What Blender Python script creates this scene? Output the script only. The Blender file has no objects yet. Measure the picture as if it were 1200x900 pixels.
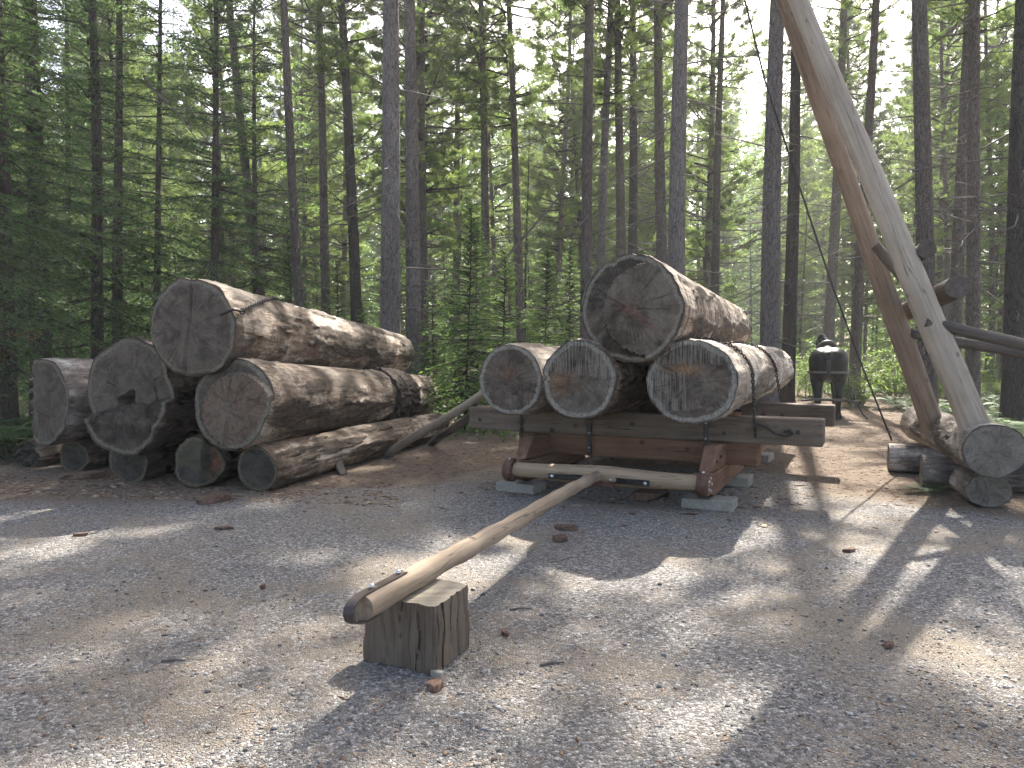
import bpy, bmesh, math, random
import numpy as np
from mathutils import Vector, Matrix, noise as mn

R = math.radians
rnd = random.Random(7)
nprng = np.random.default_rng(11)
scn = bpy.context.scene
COL = scn.collection

# ------------------------------------------------------------------ camera
CAM_H, FPX, HOR = 1.6, 900.0, 405.0            # eye height, focal length and horizon row in 1200x900 pixels
PITCH = math.atan((450 - HOR) / FPX)
cam_d = bpy.data.cameras.new('camera'); cam = bpy.data.objects.new('camera', cam_d); COL.objects.link(cam)
cam.location = (0, 0, CAM_H); cam.rotation_euler = (R(90) - PITCH, 0, 0)
cam_d.sensor_width = 36; cam_d.lens = 36 * FPX / 1200; cam_d.clip_end = 1500; cam_d.clip_start = 0.05
scn.camera = cam

# ------------------------------------------------------------------ sky, sun, exposure
SUN_AZ, SUN_EL = R(18), R(46)                   # azimuth to the right of the view direction
world = bpy.data.worlds.new('World'); scn.world = world; world.use_nodes = True
wn = world.node_tree
for n in list(wn.nodes): wn.nodes.remove(n)
sky = wn.nodes.new('ShaderNodeTexSky'); sky.sky_type = 'NISHITA'; sky.sun_disc = False
sky.sun_elevation = SUN_EL; sky.sun_rotation = SUN_AZ
sky.dust_density = 3.0; sky.air_density = 0.6; sky.ozone_density = 0.6
bg = wn.nodes.new('ShaderNodeBackground'); bg.inputs['Strength'].default_value = 0.15
wo = wn.nodes.new('ShaderNodeOutputWorld')
tn = wn.nodes.new('ShaderNodeMix'); tn.data_type = 'RGBA'; tn.blend_type = 'MULTIPLY'; tn.inputs[0].default_value = 1.0; tn.inputs[7].default_value = (1.05, 1.0, .90, 1)   # even warm tint over the whole sky, acting as a white balance
wn.links.new(sky.outputs[0], tn.inputs[6]); wn.links.new(tn.outputs[2], bg.inputs[0]); wn.links.new(bg.outputs[0], wo.inputs[0])
sun_d = bpy.data.lights.new('sun', 'SUN'); sun_d.energy = 5.0; sun_d.angle = R(0.7); sun_d.color = (1, 0.95, 0.87)
sun = bpy.data.objects.new('sun', sun_d); COL.objects.link(sun)
to_sun = Vector((math.sin(SUN_AZ) * math.cos(SUN_EL), math.cos(SUN_AZ) * math.cos(SUN_EL), math.sin(SUN_EL)))
sun.rotation_euler = to_sun.to_track_quat('Z', 'Y').to_euler(); sun.location = to_sun * 60
vs = scn.view_settings
vs.view_transform = 'Standard'; vs.look = 'None'; vs.gamma = 1; vs.use_curve_mapping = False; vs.exposure = 1.95
cy = scn.cycles
cy.max_bounces = 7; cy.diffuse_bounces = 3; cy.glossy_bounces = 2; cy.transmission_bounces = 4; cy.transparent_max_bounces = 8
cy.volume_bounces = 0
cy.sample_clamp_indirect = 6.0; cy.use_denoising = True
cy.use_adaptive_sampling = True; cy.adaptive_threshold = 0.03; cy.adaptive_min_samples = 16

# ------------------------------------------------------------------ helpers
def ray(px, py):
    a = Vector(((px - 600) / FPX, 1.0, (450 - py) / FPX))
    c, s = math.cos(PITCH), math.sin(PITCH)
    return Vector((a.x, a.y * c + a.z * s, -a.y * s + a.z * c))
def on_z(px, py, z=0.0):
    d = ray(px, py); return Vector((0, 0, CAM_H)) + d * ((z - CAM_H) / d.z)
def at_y(px, py, Y):
    d = ray(px, py); return Vector((0, 0, CAM_H)) + d * (Y / d.y)

def tag(o, label=None, cat=None, group=None, kind=None):
    if label: o['label'] = label
    if cat: o['category'] = cat
    if group: o['group'] = group
    if kind: o['kind'] = kind
    return o
def thing(name, label, cat, loc=(0, 0, 0), rot=(0, 0, 0), group=None):
    o = bpy.data.objects.new(name, None); COL.objects.link(o)
    o.empty_display_size = 0.2; o.location = loc; o.rotation_euler = rot
    return tag(o, label, cat, group)

class MB:
    """collects vertices, faces, per-vertex attributes and material slots; build() links ONE mesh object"""
    def __init__(s): s.v = []; s.f = []; s.mi = []; s.at = {}
    def add(s, vs, fs, mi=0, **at):
        b = len(s.v); s.v += [tuple(x) for x in vs]; s.f += [tuple(i + b for i in f) for f in fs]; s.mi += [mi] * len(fs)
        for k in at: s.at.setdefault(k, [0.0] * b)
        for k in s.at: s.at[k] += list(at.get(k, [0.0] * len(vs)))
        return s
    def box(s, c, size, M=None, mi=0, jit=0.0, seed=0):
        r = random.Random(seed); x, y, z = [q / 2 for q in size]
        vs = [Vector((sx * x + r.uniform(-jit, jit), sy * y + r.uniform(-jit, jit), sz * z + r.uniform(-jit, jit)))
              for sz in (-1, 1) for sy in (-1, 1) for sx in (-1, 1)]
        vs = [(M @ v if M else v) + Vector(c) for v in vs]
        return s.add(vs, [(0, 2, 3, 1), (4, 5, 7, 6), (0, 1, 5, 4), (2, 6, 7, 3), (0, 4, 6, 2), (1, 3, 7, 5)], mi)
    def tube(s, pts, rad, seg=8, mi=0, cap=True, wob=0.0, seed=0):
        pts = [Vector(p) for p in pts]; n = len(pts)
        if not hasattr(rad, '__len__'): rad = [rad] * n
        up = Vector((0, 0, 1)); t0 = (pts[1] - pts[0]).normalized()
        if abs(t0.z) > 0.9: up = Vector((1, 0, 0))
        vs = []
        x = up.cross(t0).normalized()
        for i in range(n):
            t = (pts[min(i + 1, n - 1)] - pts[max(i - 1, 0)]).normalized()
            x = (x - t * x.dot(t)).normalized(); y = t.cross(x)
            for k in range(seg):
                a = 2 * math.pi * k / seg; rr = rad[i]
                if wob: rr *= 1 + wob * mn.noise(Vector((math.cos(a) * 1.3, math.sin(a) * 1.3, i * .35 + seed * 7.3)))
                vs.append(pts[i] + (x * math.cos(a) + y * math.sin(a)) * rr)
        fs = [(i * seg + k, i * seg + (k + 1) % seg, (i + 1) * seg + (k + 1) % seg, (i + 1) * seg + k) for i in range(n - 1) for k in range(seg)]
        if cap: fs += [tuple(range(seg))[::-1], tuple((n - 1) * seg + k for k in range(seg))]
        return s.add(vs, fs, mi)
    def mesh(s, name, mats, smooth=True):
        me = bpy.data.meshes.new(name); me.from_pydata(s.v, [], s.f)
        for m in (mats if isinstance(mats, (list, tuple)) else [mats]): me.materials.append(m)
        if any(s.mi): me.polygons.foreach_set('material_index', s.mi)
        for k, a in s.at.items():
            me.attributes.new(k, 'FLOAT', 'POINT').data.foreach_set('value', a)
        if smooth: me.polygons.foreach_set('use_smooth', [True] * len(me.polygons))
        me.update()
        if smooth and len(s.v) < 60000: me.set_sharp_from_angle(angle=R(50))
        return me
    def build(s, name, mats, parent=None, smooth=True, loc=None, bevel=0):
        o = bpy.data.objects.new(name, s.mesh(name, mats, smooth)); COL.objects.link(o)
        if parent: o.parent = parent
        if loc: o.location = loc
        if bevel:
            b = o.modifiers.new('bevel', 'BEVEL'); b.width = bevel; b.segments = 2; b.limit_method = 'ANGLE'; b.angle_limit = R(40)
        return o

def np_mesh(name, V, F, mats, tint=None, mi=None, smooth=False):
    """fast mesh from arrays: V (n,3), F (m,k)"""
    me = bpy.data.meshes.new(name); k = F.shape[1]
    me.vertices.add(len(V)); me.vertices.foreach_set('co', V.astype(np.float32).ravel())
    me.loops.add(F.size); me.loops.foreach_set('vertex_index', F.astype(np.int32).ravel())
    me.polygons.add(len(F)); me.polygons.foreach_set('loop_start', np.arange(0, F.size, k, dtype=np.int32))
    if mi is not None: me.polygons.foreach_set('material_index', mi.astype(np.int32))
    if smooth: me.polygons.foreach_set('use_smooth', np.ones(len(F), bool))
    me.update(calc_edges=True)
    if tint is not None: me.attributes.new('tint', 'FLOAT', 'POINT').data.foreach_set('value', tint.astype(np.float32))
    for m in (mats if isinstance(mats, (list, tuple)) else [mats]): me.materials.append(m)
    return me
def link(name, me, parent=None):
    o = bpy.data.objects.new(name, me); COL.objects.link(o); o.parent = parent; return o

# ------------------------------------------------------------------ materials
def nd(nt, t, ins=None, **props):
    n = nt.nodes.new(t)
    for k, v in props.items(): setattr(n, k, v)
    for k, v in (ins or {}).items():
        if isinstance(v, bpy.types.NodeSocket): nt.links.new(v, n.inputs[k])
        else: n.inputs[k].default_value = v
    return n
def c4(c): return (c[0], c[1], c[2], 1.0)
def ramp(nt, fac, stops, interp='LINEAR'):
    n = nd(nt, 'ShaderNodeValToRGB', {0: fac}); cr = n.color_ramp; cr.interpolation = interp
    while len(cr.elements) < len(stops): cr.elements.new(0.5)
    for e, (p, c) in zip(cr.elements, stops):
        e.position = p; e.color = c4(c) if hasattr(c, '__len__') else (c, c, c, 1)
    return n.outputs[0]
def mixc(nt, f, a, b, mode='MIX'):
    n = nd(nt, 'ShaderNodeMix', data_type='RGBA', blend_type=mode)
    for i, v in ((0, f), (6, a), (7, b)):
        if isinstance(v, bpy.types.NodeSocket): nt.links.new(v, n.inputs[i])
        else: n.inputs[i].default_value = c4(v) if hasattr(v, '__len__') else v
    return n.outputs[2]
def mth(nt, op, a, b=0.0, c=0.0, clamp=False):
    n = nd(nt, 'ShaderNodeMath', operation=op, use_clamp=clamp)
    for i, v in enumerate((a, b, c)):
        if isinstance(v, bpy.types.NodeSocket): nt.links.new(v, n.inputs[i])
        else: n.inputs[i].default_value = v
    return n.outputs[0]
def noi(nt, vec, scale=1.0, detail=4.0, rough=0.55, dist=0.0):
    return nd(nt, 'ShaderNodeTexNoise', {'Vector': vec, 'Scale': scale, 'Detail': detail, 'Roughness': rough, 'Distortion': dist}).outputs[0]
def mapg(nt, vec, scale=(1, 1, 1), loc=(0, 0, 0), rot=(0, 0, 0)):
    return nd(nt, 'ShaderNodeMapping', {'Vector': vec, 'Scale': scale, 'Location': loc, 'Rotation': rot}).outputs[0]
def new_mat(name, rough=0.85, spec=0.2):
    m = bpy.data.materials.new(name); m.use_nodes = True; nt = m.node_tree
    b = nt.nodes['Principled BSDF']; b.inputs['Roughness'].default_value = rough
    b.inputs['Specular IOR Level'].default_value = spec
    return m, nt, b
def finish(nt, b, col, height=None, strength=0.5, dist=0.01, rough=None):
    nt.links.new(col, b.inputs['Base Color'])
    if height is not None:
        bp = nd(nt, 'ShaderNodeBump', {'Height': height, 'Strength': strength, 'Distance': dist})
        nt.links.new(bp.outputs[0], b.inputs['Normal'])
    if rough is not None: nt.links.new(rough, b.inputs['Roughness'])
def objco(nt, jitter=True):
    tc = nd(nt, 'ShaderNodeTexCoord').outputs['Object']
    if not jitter: return tc
    r = nd(nt, 'ShaderNodeObjectInfo').outputs['Random']
    s = nd(nt, 'ShaderNodeCombineXYZ', {0: mth(nt, 'MULTIPLY', r, 37.0), 1: mth(nt, 'MULTIPLY', r, 91.0), 2: mth(nt, 'MULTIPLY', r, 53.0)}).outputs[0]
    return nd(nt, 'ShaderNodeVectorMath', {0: tc, 1: s}, operation='ADD').outputs[0]

def m_logside(name, dark, mid, lite, bands=0.3, bias=0.0):
    """weathered, mostly peeled log; grain along local Y"""
    m, nt, b = new_mat(name, 0.8, 0.25); co = objco(nt)
    big = noi(nt, mapg(nt, co, (2.2, .55, 2.2)), 1, 5, .6, .3)
    bnd = noi(nt, mapg(nt, co, (.5, 3.4, .5)), 1, 4, .6, .8)
    fine = noi(nt, mapg(nt, co, (26, 2.2, 26)), 1, 5, .65)
    f = mth(nt, 'ADD', mth(nt, 'MULTIPLY', big, 1 - bands), mth(nt, 'MULTIPLY', bnd, bands))
    f = mth(nt, 'ADD', mth(nt, 'MULTIPLY', mth(nt, 'SUBTRACT', f, .5), 2.9), .5 + bias)
    iso = noi(nt, mapg(nt, co, (15, 7, 15)), 1, 7, .78, .4)
    f = mth(nt, 'ADD', f, mth(nt, 'MULTIPLY', mth(nt, 'SUBTRACT', iso, .5), 1.5))
    f = mth(nt, 'ADD', f, mth(nt, 'MULTIPLY', mth(nt, 'SUBTRACT', fine, .5), .7), clamp=True)
    col = ramp(nt, f, [(0, dark), (.36, tuple(.5 * (a + c) for a, c in zip(dark, mid))), (.55, mid), (.82, lite), (1, tuple(min(1, c * 1.15) for c in lite))])
    stn = ramp(nt, noi(nt, mapg(nt, co, (2.6, 1.1, 2.6), (3, 8, 2)), 1, 5, .7, .5), [(.52, 0.0), (.66, .55)])
    col = mixc(nt, stn, col, mixc(nt, iso, tuple(c * q for c, q in zip(dark, (1.3, 1.1, .9))), tuple(c * q for c, q in zip(mid, (1.25, .98, .8)))))
    crk = noi(nt, mapg(nt, co, (13, .8, 13)), 1, 3, .5, .4)
    cm = ramp(nt, mth(nt, 'ABSOLUTE', mth(nt, 'SUBTRACT', crk, .5)), [(0, 0.0), (.006, .4), (.016, 1.0)])
    msk = ramp(nt, noi(nt, co, 2.3, 3, .6), [(.42, 1.0), (.62, .25)])
    cm = mth(nt, 'MAXIMUM', cm, msk)
    col = mixc(nt, cm, tuple(c * .5 for c in dark), col)
    pat = mth(nt, 'MULTIPLY', nd(nt, 'ShaderNodeAttribute', attribute_name='bark').outputs['Fac'], .92)
    rb = noi(nt, mapg(nt, co, (18, 6, 18)), 1, 5, .7)
    col = mixc(nt, pat, col, mixc(nt, ramp(nt, rb, [(.35, 0.0), (.65, 1.0)]), tuple(c * .55 for c in dark), tuple(.5 * a + .5 * c for a, c in zip(dark, mid))))
    h = mth(nt, 'ADD', mth(nt, 'ADD', mth(nt, 'MULTIPLY', fine, .5), mth(nt, 'MULTIPLY', iso, .7)), mth(nt, 'MULTIPLY', cm, .6))
    h = mth(nt, 'ADD', h, mth(nt, 'ADD', mth(nt, 'MULTIPLY', big, .5), mth(nt, 'MULTIPLY', rb, pat)))
    finish(nt, b, col, h, .9, .016)
    return m

def m_cutface(name, heart, heart2, sap, red=(.23, .10, .06), rings=70.0, sapw=.82):
    m, nt, b = new_mat(name, 0.85, 0.2); co = objco(nt, False)
    flat = mapg(nt, co, (1, 0, 1)); rj = nd(nt, 'ShaderNodeObjectInfo').outputs['Random']
    seed = nd(nt, 'ShaderNodeCombineXYZ', {1: mth(nt, 'MULTIPLY', rj, 60.0)}).outputs[0]
    fj = nd(nt, 'ShaderNodeVectorMath', {0: flat, 1: seed}, operation='ADD').outputs[0]
    rad = nd(nt, 'ShaderNodeAttribute', attribute_name='rad').outputs['Fac']
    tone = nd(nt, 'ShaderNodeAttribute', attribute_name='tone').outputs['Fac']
    saw = nd(nt, 'ShaderNodeAttribute', attribute_name='saw').outputs['Fac']
    st = noi(nt, fj, 4.5, 5, .65, .5); fi = noi(nt, fj, 38, 4, .7)
    rn = mth(nt, 'ADD', mth(nt, 'MULTIPLY', rad, rings), mth(nt, 'MULTIPLY', st, 16.0))
    ring = mth(nt, 'MULTIPLY_ADD', mth(nt, 'SINE', rn), .5, .5)
    ln = nd(nt, 'ShaderNodeVectorMath', {0: flat}, operation='NORMALIZE').outputs[0]
    an = nd(nt, 'ShaderNodeVectorMath', {0: ln, 1: seed}, operation='ADD').outputs[0]
    ck = noi(nt, mapg(nt, an, (2.6, 1, 2.6)), 1, 3, .6)
    ck = mth(nt, 'ABSOLUTE', mth(nt, 'SUBTRACT', mth(nt, 'ADD', ck, mth(nt, 'MULTIPLY', st, .16)), .58))
    ckm = ramp(nt, ck, [(0, 0.0), (.005, .25), (.013, 1.0)])
    ckm = mth(nt, 'MAXIMUM', ckm, ramp(nt, noi(nt, fj, 3.2, 3, .6), [(.44, 1.0), (.56, .15)]))
    col = mixc(nt, ramp(nt, st, [(.32, 0.0), (.68, 1.0)]), heart, heart2)
    col = mixc(nt, mth(nt, 'MULTIPLY', mth(nt, 'MAXIMUM', tone, 0.0), ramp(nt, st, [(.25, .35), (.6, 1.0)])), col, red)
    col = mixc(nt, mth(nt, 'MULTIPLY', mth(nt, 'MAXIMUM', mth(nt, 'MULTIPLY', tone, -1.0), 0.0), .8), col, tuple(c * .38 for c in heart))  # negative tone darkens: shade of undercut steps painted in, along with weathered wood
    blot = ramp(nt, noi(nt, fj, 6, 6, .72, 1.0), [(.46, 0.0), (.64, .75)])
    rs = noi(nt, nd(nt, 'ShaderNodeVectorMath', {0: mapg(nt, an, (16, 1, 16)), 1: mapg(nt, fj, (1.5, 1, 1.5))}, operation='ADD').outputs[0], 1, 4, .7)
    col = mixc(nt, ramp(nt, rs, [(.40, .32), (.48, 0.0)]), col, tuple(c * .45 for c in heart))
    col = mixc(nt, ramp(nt, rs, [(.56, 0.0), (.68, .28)]), col, tuple(c * .85 for c in sap))
    col = mixc(nt, blot, col, tuple(c * .42 for c in heart))
    wth = ramp(nt, noi(nt, fj, 2.4, 5, .7, .6), [(.46, 0.0), (.66, .55)])
    col = mixc(nt, wth, col, tuple(c * .8 for c in sap))
    col = mixc(nt, mth(nt, 'MULTIPLY', mth(nt, 'MULTIPLY', ring, ramp(nt, noi(nt, fj, 5, 3, .6), [(.4, .3), (.65, 1.0)])), .13), col, tuple(c * .4 for c in heart))
    col = mixc(nt, mth(nt, 'MULTIPLY', mth(nt, 'SUBTRACT', 1.0, ckm), .75), col, tuple(c * .3 for c in heart))
    jr = mth(nt, 'ADD', rad, mth(nt, 'MULTIPLY', mth(nt, 'SUBTRACT', st, .5), .17))
    jr = mth(nt, 'ADD', jr, mth(nt, 'MULTIPLY', mth(nt, 'SUBTRACT', fi, .5), .06))
    sapc = mixc(nt, ramp(nt, fi, [(.3, 0.0), (.7, 1.0)]), tuple(c * .5 for c in sap), sap)
    col = mixc(nt, ramp(nt, jr, [(sapw - .02, 0.0), (sapw + .025, 1.0)]), col, sapc)
    col = mixc(nt, ramp(nt, jr, [(.955, 0.0), (.985, .85)]), col, (.05, .038, .03))
    sw = noi(nt, mapg(nt, fj, (60, 1, 3.5), rot=(0, R(38), 0)), 1, 3, .6)
    swm = mth(nt, 'MULTIPLY', saw, ramp(nt, sw, [(.47, 0.0), (.56, 1.0)]))
    swd = mth(nt, 'MULTIPLY', saw, ramp(nt, sw, [(.36, 1.0), (.46, 0.0)]))
    col = mixc(nt, mth(nt, 'MULTIPLY', swm, .5), col, tuple(c * .75 for c in sap))
    col = mixc(nt, mth(nt, 'MULTIPLY', swd, .8), col, (.025, .021, .02))
    col = mixc(nt, .5, col, mixc(nt, fi, (.3, .3, .3), (1, 1, 1)), 'MULTIPLY')
    h = mth(nt, 'ADD', mth(nt, 'MULTIPLY', fi, .5), mth(nt, 'ADD', mth(nt, 'MULTIPLY', ckm, .8), mth(nt, 'ADD', mth(nt, 'MULTIPLY', rs, .5), mth(nt, 'MULTIPLY', sw, .5))))
    finish(nt, b, col, h, .8, .015)
    return m

def m_timber(name, dark, lite, axis='x', knots=True):
    m, nt, b = new_mat(name, 0.82, 0.2); co = objco(nt)
    s = {'x': (1.2, 22, 22), 'y': (22, 1.2, 22), 'z': (22, 22, 1.2)}[axis]
    g = noi(nt, mapg(nt, co, s), 1, 6, .65, .25)
    big = noi(nt, co, 2.2, 4, .6)
    f = mth(nt, 'ADD', mth(nt, 'MULTIPLY', g, .65), mth(nt, 'MULTIPLY', big, .35))
    col = ramp(nt, f, [(.3, dark), (.52, tuple(.45 * a + .55 * c for a, c in zip(dark, lite))), (.72, lite)])
    s2 = {'x': (.5, 13, 13), 'y': (13, .5, 13), 'z': (13, 13, .5)}[axis]
    ck = noi(nt, mapg(nt, co, s2), 1, 2, .5, .0)
    cm = ramp(nt, mth(nt, 'ABSOLUTE', mth(nt, 'SUBTRACT', ck, .52)), [(0, 0.0), (.004, .5), (.010, 1.0)])
    cm = mth(nt, 'MAXIMUM', cm, ramp(nt, noi(nt, co, 3.1, 3, .6), [(.45, .85), (.6, .2)]))
    col = mixc(nt, cm, tuple(c * .45 for c in dark), col)
    if knots:
        v = nd(nt, 'ShaderNodeTexVoronoi', {'Vector': co, 'Scale': 2.6})
        kf = ramp(nt, v.outputs['Distance'], [(.05, 1.0), (.11, 0.0)])
        col = mixc(nt, mth(nt, 'MULTIPLY', kf, .8), col, tuple(c * .5 for c in dark))
    finish(nt, b, col, mth(nt, 'ADD', g, mth(nt, 'MULTIPLY', cm, .8)), .6, .008)
    return m

def m_bark(name, dark, mid, lite, scale=1.0):
    m, nt, b = new_mat(name, 0.9, 0.15); co = objco(nt)
    w = noi(nt, co, 5, 3, .6)
    wv = nd(nt, 'ShaderNodeVectorMath', {0: co, 1: nd(nt, 'ShaderNodeCombineXYZ', {0: mth(nt, 'MULTIPLY', w, .10), 1: mth(nt, 'MULTIPLY', w, .10), 2: mth(nt, 'MULTIPLY', w, .9)}).outputs[0]}, operation='ADD').outputs[0]
    v = nd(nt, 'ShaderNodeTexVoronoi', {'Vector': mapg(nt, wv, (30 * scale, 30 * scale, 5 * scale)), 'Scale': 1.0}, feature='DISTANCE_TO_EDGE').outputs['Distance']
    v2 = nd(nt, 'ShaderNodeTexVoronoi', {'Vector': mapg(nt, wv, (30 * scale, 30 * scale, 5 * scale)), 'Scale': 1.0}).outputs['Color']
    pl = ramp(nt, mth(nt, 'ADD', v, mth(nt, 'MULTIPLY', mth(nt, 'SUBTRACT', noi(nt, mapg(nt, co, (40, 40, 9)), 1, 3, .7), .5), .3)), [(0.0, .25), (.14, 1.0)])
    g = noi(nt, mapg(nt, co, (30, 30, 8)), 1, 5, .7); big = noi(nt, mapg(nt, co, (1.5, 1.5, .5)), 1, 3, .5)
    col = mixc(nt, ramp(nt, mth(nt, 'ADD', mth(nt, 'MULTIPLY', g, .6), mth(nt, 'MULTIPLY', big, .4)), [(.35, 0.0), (.65, 1.0)]), mid, lite)
    col = mixc(nt, mth(nt, 'MULTIPLY', nd(nt, 'ShaderNodeSeparateColor', {0: v2}).outputs[0], .5), col, mid)
    col = mixc(nt, pl, dark, col)
    finish(nt, b, col, mth(nt, 'ADD', mth(nt, 'MULTIPLY', pl, .8), mth(nt, 'MULTIPLY', g, .4)), .9, .02)
    return m

def m_leaf(name, a, bcol, transl=0.35, rough=.55):
    m = bpy.data.materials.new(name); m.use_nodes = True; nt = m.node_tree
    b = nt.nodes['Principled BSDF']; out = nt.nodes['Material Output']
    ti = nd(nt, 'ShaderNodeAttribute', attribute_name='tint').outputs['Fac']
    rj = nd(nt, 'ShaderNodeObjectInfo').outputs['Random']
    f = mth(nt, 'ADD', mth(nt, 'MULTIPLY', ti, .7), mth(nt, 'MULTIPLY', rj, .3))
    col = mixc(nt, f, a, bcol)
    nt.links.new(col, b.inputs['Base Color']); b.inputs['Roughness'].default_value = rough; b.inputs['Specular IOR Level'].default_value = .3
    tr = nd(nt, 'ShaderNodeBsdfTranslucent', {'Color': mixc(nt, 1.0, col, (1.55, 1.6, 1.05), 'MULTIPLY')})
    mx = nd(nt, 'ShaderNodeMixShader', {0: transl, 1: b.outputs[0], 2: tr.outputs[0]})
    nt.links.new(mx.outputs[0], out.inputs[0])
    return m
def m_plain(name, col, rough=.6, metal=0.0, var=.25, scale=12, spec=.4, bump=.3):
    m, nt, b = new_mat(name, rough, spec); b.inputs['Metallic'].default_value = metal; co = objco(nt)
    n = noi(nt, co, scale, 5, .65)
    c = mixc(nt, ramp(nt, n, [(.3, 0.0), (.7, 1.0)]), tuple(x * (1 - var) for x in col), tuple(min(1, x * (1 + var)) for x in col))
    finish(nt, b, c, n, bump, .006)
    return m
def m_tint(name, stops, rough=.9):
    m, nt, b = new_mat(name, rough, .2)
    ti = nd(nt, 'ShaderNodeAttribute', attribute_name='tint').outputs['Fac']
    nt.links.new(ramp(nt, ti, stops), b.inputs['Base Color']); return m

M = {}
M['pile_side'] = m_logside('pile_log_side', (.042, .030, .021), (.175, .127, .088), (.43, .355, .275), .25, .05)
M['pile_dark'] = m_logside('dark_log_side', (.03, .022, .018), (.10, .07, .052), (.24, .19, .15), .25, -.05)
M['pile_grey'] = m_logside('silver_log_side', (.06, .05, .045), (.26, .22, .19), (.5, .47, .43), .2, .08)
M['sled_side'] = m_logside('banded_log_side', (.045, .033, .024), (.20, .15, .108), (.47, .395, .31), .72, .05)
M['sled_pale'] = m_logside('pale_log_side', (.10, .075, .058), (.34, .28, .22), (.55, .49, .41), .5, .1)
M['sill_side'] = m_logside('sill_log_side', (.08, .068, .055), (.24, .205, .168), (.40, .355, .30), .15, .04)
M['face_grey'] = m_cutface('grey_cut_face', (.10, .077, .059), (.18, .146, .115), (.23, .195, .145), sapw=.90)
M['face_red'] = m_cutface('reddish_cut_face', (.11, .088, .067), (.18, .15, .118), (.25, .21, .16), (.205, .135, .092), sapw=.88)
M['face_dark'] = m_cutface('dark_cut_face', (.05, .042, .037), (.10, .086, .075), (.17, .15, .09), sapw=.86)
M['face_sled'] = m_cutface('sled_cut_face', (.085, .063, .047), (.172, .135, .102), (.34, .305, .25), (.38, .20, .09), 45, .86)
M['face_sledtop'] = m_cutface('sled_top_cut_face', (.105, .08, .059), (.18, .144, .11), (.28, .245, .19), (.22, .10, .075), sapw=.90)
M['face_sill'] = m_cutface('sill_cut_face', (.20, .172, .138), (.29, .255, .21), (.2, .18, .15), (.2, .15, .1), 40, .95)
M['peel_pale'] = m_timber('peeled_pale_pole', (.23, .185, .14), (.48, .415, .335), 'z', True)
M['peel_brown'] = m_timber('peeled_brown_pole', (.14, .098, .07), (.33, .25, .182), 'z', True)
M['pole_tan'] = m_timber('worn_tan_pole', (.16, .115, .08), (.40, .315, .225), 'y')
M['skid'] = m_timber('weathered_skid_pole', (.2, .16, .12), (.42, .35, .26), 'y')
M['skid_dark'] = m_timber('dark_skid_pole', (.06, .05, .042), (.16, .135, .115), 'y')
M['brace'] = m_timber('dark_brace_pole', (.05, .04, .034), (.145, .12, .10), 'y')
M['bunk'] = m_timber('grey_bunk_timber', (.07, .050, .036), (.215, .168, .125), 'x')
M['brown_x'] = m_timber('brown_beam_timber', (.095, .046, .027), (.25, .138, .082), 'x')
M['brown_y'] = m_timber('brown_runner_timber', (.10, .052, .032), (.27, .155, .10), 'y')
M['roller'] = m_timber('new_tan_roller', (.235, .16, .10), (.43, .315, .205), 'x', False)
M['block'] = m_timber('weathered_block', (.055, .041, .031), (.19, .148, .11), 'z')
M['blocktop'] = m_timber('weathered_block_top', (.15, .125, .09), (.36, .32, .245), 'x', False)
M['wedge'] = m_timber('brown_wedge', (.13, .08, .055), (.26, .175, .125), 'z', False)
M['iron'] = m_plain('dark_rusty_iron', (.05, .042, .04), .5, .6, .5, 30)
M['rust'] = m_plain('rusty_iron_collar', (.115, .06, .042), .6, .4, .5, 30)
M['bolt'] = m_plain('steel_bolt', (.55, .55, .56), .3, 1, .1)
M['leather'] = m_plain('dark_strap', (.05, .036, .032), .45, 0, .3, 20)
M['concrete'] = m_plain('concrete_paver', (.285, .265, .225), .9, 0, .2, 25, .2)
M['rope'] = m_plain('dark_cable', (.035, .033, .032), .7, 0, .3, 40)
M['horse'] = m_plain('black_horse_coat', (.007, .007, .008), .42, 0, .2, 8, .13, .05)
M['trace'] = m_plain('dull_trace_leather', (.022, .019, .017), .95, 0, .2, 30, .05)
M['mane'] = m_plain('black_horse_hair', (.012, .012, .013), .6, 0, .3, 40)
M['harness'] = m_plain('worn_harness_leather', (.10, .09, .08), .5, 0, .2, 30)
M['bark'] = m_bark('pine_bark', (.035, .028, .024), (.105, .082, .07), (.205, .175, .155))
M['bark_grey'] = m_bark('grey_pine_bark', (.05, .042, .038), (.145, .12, .108), (.27, .24, .22))
M['bark_dark'] = m_bark('dark_fir_bark', (.022, .018, .016), (.06, .049, .042), (.115, .098, .085), 1.3)
M['bark_rough'] = m_plain('thick_bark', (.05, .039, .032), .95, 0, .7, 26, .1, 1.0)
M['bark_chip'] = m_plain('bark_piece', (.12, .075, .055), .9, 0, .55, 35, .2, .8)
M['twig'] = m_plain('dead_twig', (.12, .10, .088), .9, 0, .3, 20)
M['fir'] = m_leaf('fir_needles', (.034, .066, .030), (.095, .148, .06), .47)
M['fir_lite'] = m_leaf('young_fir_needles', (.062, .116, .042), (.165, .232, .086), .55)
M['pine'] = m_leaf('pine_needles', (.08, .122, .05), (.19, .24, .092), .58)
M['shrub'] = m_leaf('shrub_leaves', (.09, .15, .035), (.20, .27, .08), .5)
M['cover'] = m_leaf('ground_cover_leaves', (.055, .105, .03), (.16, .22, .07), .4)
M['fern'] = m_leaf('fern_fronds', (.045, .095, .035), (.10, .17, .06), .4)
M['dry'] = m_leaf('dry_brown_needles', (.16, .075, .035), (.28, .14, .07), .3)
M['gravel'] = m_tint('gravel_chips', [(0, (.09, .083, .078)), (.3, (.185, .175, .165)), (.62, (.28, .266, .246)), (.88, (.365, .347, .32)), (.985, (.48, .46, .43)), (1, (.12, .085, .065))])
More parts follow.
